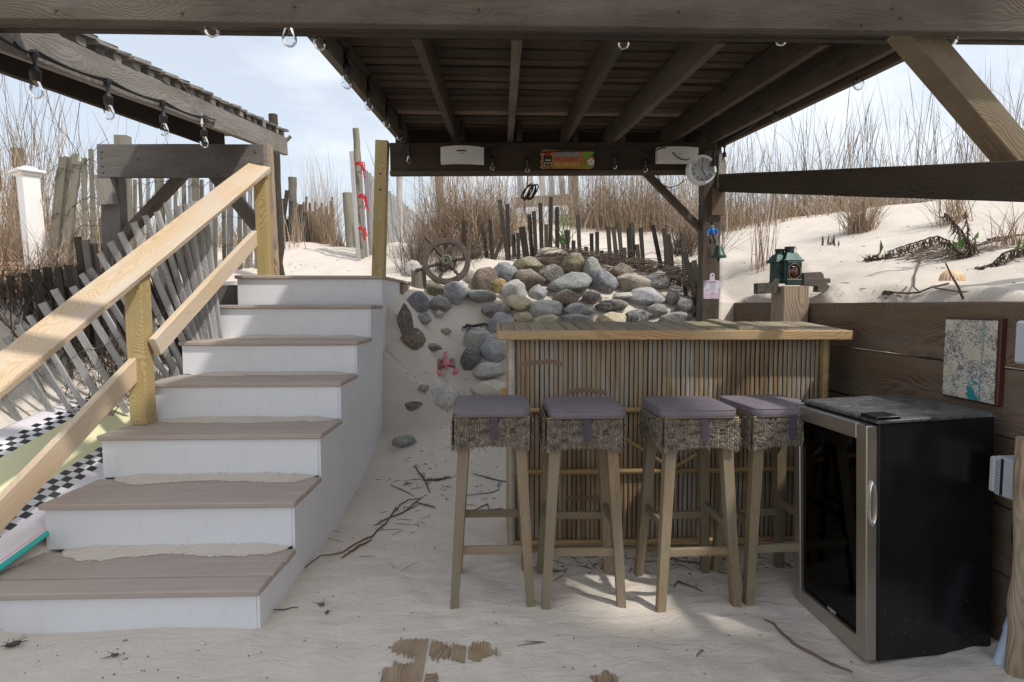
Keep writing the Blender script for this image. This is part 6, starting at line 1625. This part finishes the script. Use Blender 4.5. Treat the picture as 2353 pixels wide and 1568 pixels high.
# ================================================================ DECK BOARDS SHOWING THROUGH THE SAND
M_['deckw']=wood('sandy_deck_wood',(.36,.26,.155),(.19,.125,.07),ring=.5,grey=(.40,.31,.21),rough=.9,bump=.4,knots=True)
def buried(blobs,x0,x1,y0,y1,label,sd):
    st_=.0022; nx_=int((x1-x0)/st_); ny_=int((y1-y0)/(st_*2)); b=MB(); idx={}; vs=[];fs=[]
    yc_=(y0+y1)/2
    def on(i,j):
        x=x0+i*st_; y=y0+j*st_*2; m_=-9
        for (cx,cy,rx,ry,k) in blobs:
            d=1-math.hypot((x-cx)/rx,(y-cy)/ry); m_=max(m_,d*k)
        n=N.noise(V((x*170,y*7,sd)))*.55+N.noise(V((x*34,y*26,sd+5)))*.45+N.noise(V((x*90,y*90,sd)))*.12
        return m_+n*1.0>.16
    def vid(i,j):
        if (i,j) not in idx:
            x=x0+i*st_; y=y0+j*st_*2; idx[(i,j)]=len(vs); vs.append((y-yc_,-(x-(x0+x1)/2),terrain(x,y)+.0034+.0006*N.noise(V((x*150,y*5,1)))))
        return idx[(i,j)]
    for i in range(nx_):
        for j in range(ny_):
            if on(i,j): fs.append((vid(i,j),vid(i+1,j),vid(i+1,j+1),vid(i,j+1)))
    Mx=Matrix(((0,-1,0,(x0+x1)/2),(1,0,0,yc_),(0,0,1,0),(0,0,0,1)))
    if fs: b.add(vs,fs); b.build('buried_plank',M_['deckw'],M=Mx,label=label,cat='plank',group='deck boards showing through the sand')
def wz(a,b_): p=PZ(*zn(a,b_),terrain(*PZ(*zn(a,b_),0).xy)); return p.x,p.y
def bl_(a,b_,ra,rb,k=1.6):
    x,y=wz(a,b_); x2,_=wz(a+ra,b_); _,y2=wz(a,b_+rb); return (x,y,abs(x2-x),abs(y2-y),k)
xA,_=wz(60,560); xB,_=wz(520,560); xC,_=wz(542,560); xD,_=wz(905,560); xE,_=wz(930,560); xF,_=wz(1300,560)
buried([bl_(310,480,150,100,1.2),bl_(420,480,150,90,1.6),bl_(455,620,70,200,1.5),bl_(330,800,280,150,1.7),bl_(200,740,140,90)],xA,xB,1.60,2.02,'widest patch of tan deck board showing through the foreground sand',1)
buried([bl_(590,500,120,110,1.0),bl_(700,510,130,85,.9),bl_(850,530,130,100,1.2),bl_(560,790,100,80,1.0)],xC,xD,1.60,2.15,'striped middle deck board half hidden by sand',2)
buried([bl_(980,520,90,120,1.2),bl_(1060,510,110,80,.95),bl_(1150,520,90,40,.7)],xE,xF,1.60,2.02,'streaky deck board patch right of the middle one in the sand',3)
g0=wz(2130,770); g1=wz(2420,770)
buried([bl_(2270,800,150,60,1.0)],g0[0],g1[0],1.55,1.85,'small streaky board patch at the bottom edge in front of the stools',4)
EXPO=0.47
# ================================================================ LIGHT, SKY, CAMERA
SUN=V((.60,-.45,1.0)).normalized()
el=math.asin(SUN.z); az=math.atan2(SUN.x,SUN.y)
w=bpy.data.worlds.new('World'); bpy.context.scene.world=w; w.use_nodes=True
t=NT(w); bg=t.n['Background']
sky=t.new('ShaderNodeTexSky',sky_type='NISHITA',sun_disc=False); sky.sun_elevation=el; sky.sun_rotation=az
sky.air_density=1.2; sky.dust_density=3.0; sky.ozone_density=1.2
tc=t.new('ShaderNodeTexCoord').outputs['Generated']
cl=t.noise(t.new('ShaderNodeMapping',ins={'Vector':tc,'Scale':(1.2,1.2,3.4),'Location':(3.1,.4,.2)}).outputs[0],1.7,5,.5,.25)
sepx=t.new('ShaderNodeSeparateXYZ',ins={0:tc}).outputs[0]
f=t.math('ADD',t.math('MULTIPLY_ADD',cl,2.2,-.62),t.math('MULTIPLY',sepx,.25))
f=t.new('ShaderNodeClamp',ins={0:f,1:.5,2:.95}).outputs[0]
cc=t.mix(f,sky.outputs[0],(8.2,8.65,9.25))
t.link(cc,bg.inputs[0]); bg.inputs[1].default_value=.10
sl=bpy.data.lights.new('sun','SUN'); sl.energy=2.25; sl.angle=math.radians(1.9); sl.color=(1,.96,.90)
so=bpy.data.objects.new('sun',sl); col.objects.link(so); so.rotation_euler=(SUN).to_track_quat('Z','Y').to_euler(); so.location=(3,-3,6)
cam=bpy.data.cameras.new('camera'); co=bpy.data.objects.new('camera',cam); col.objects.link(co)
cam.sensor_width=36; cam.lens=36*CF/2353; cam.clip_end=2000; cam.clip_start=.05
co.matrix_world=Matrix(((cR.x,cU.x,-cF.x,0),(cR.y,cU.y,-cF.y,0),(cR.z,cU.z,-cF.z,CH),(0,0,0,1)))
sc=bpy.context.scene; sc.camera=co
sc.view_settings.view_transform='Standard'; sc.view_settings.look='None'; sc.view_settings.gamma=1; sc.view_settings.exposure=EXPO
try:
    sc.cycles.max_bounces=8; sc.cycles.transparent_max_bounces=24; sc.cycles.use_denoising=True
except Exception: pass
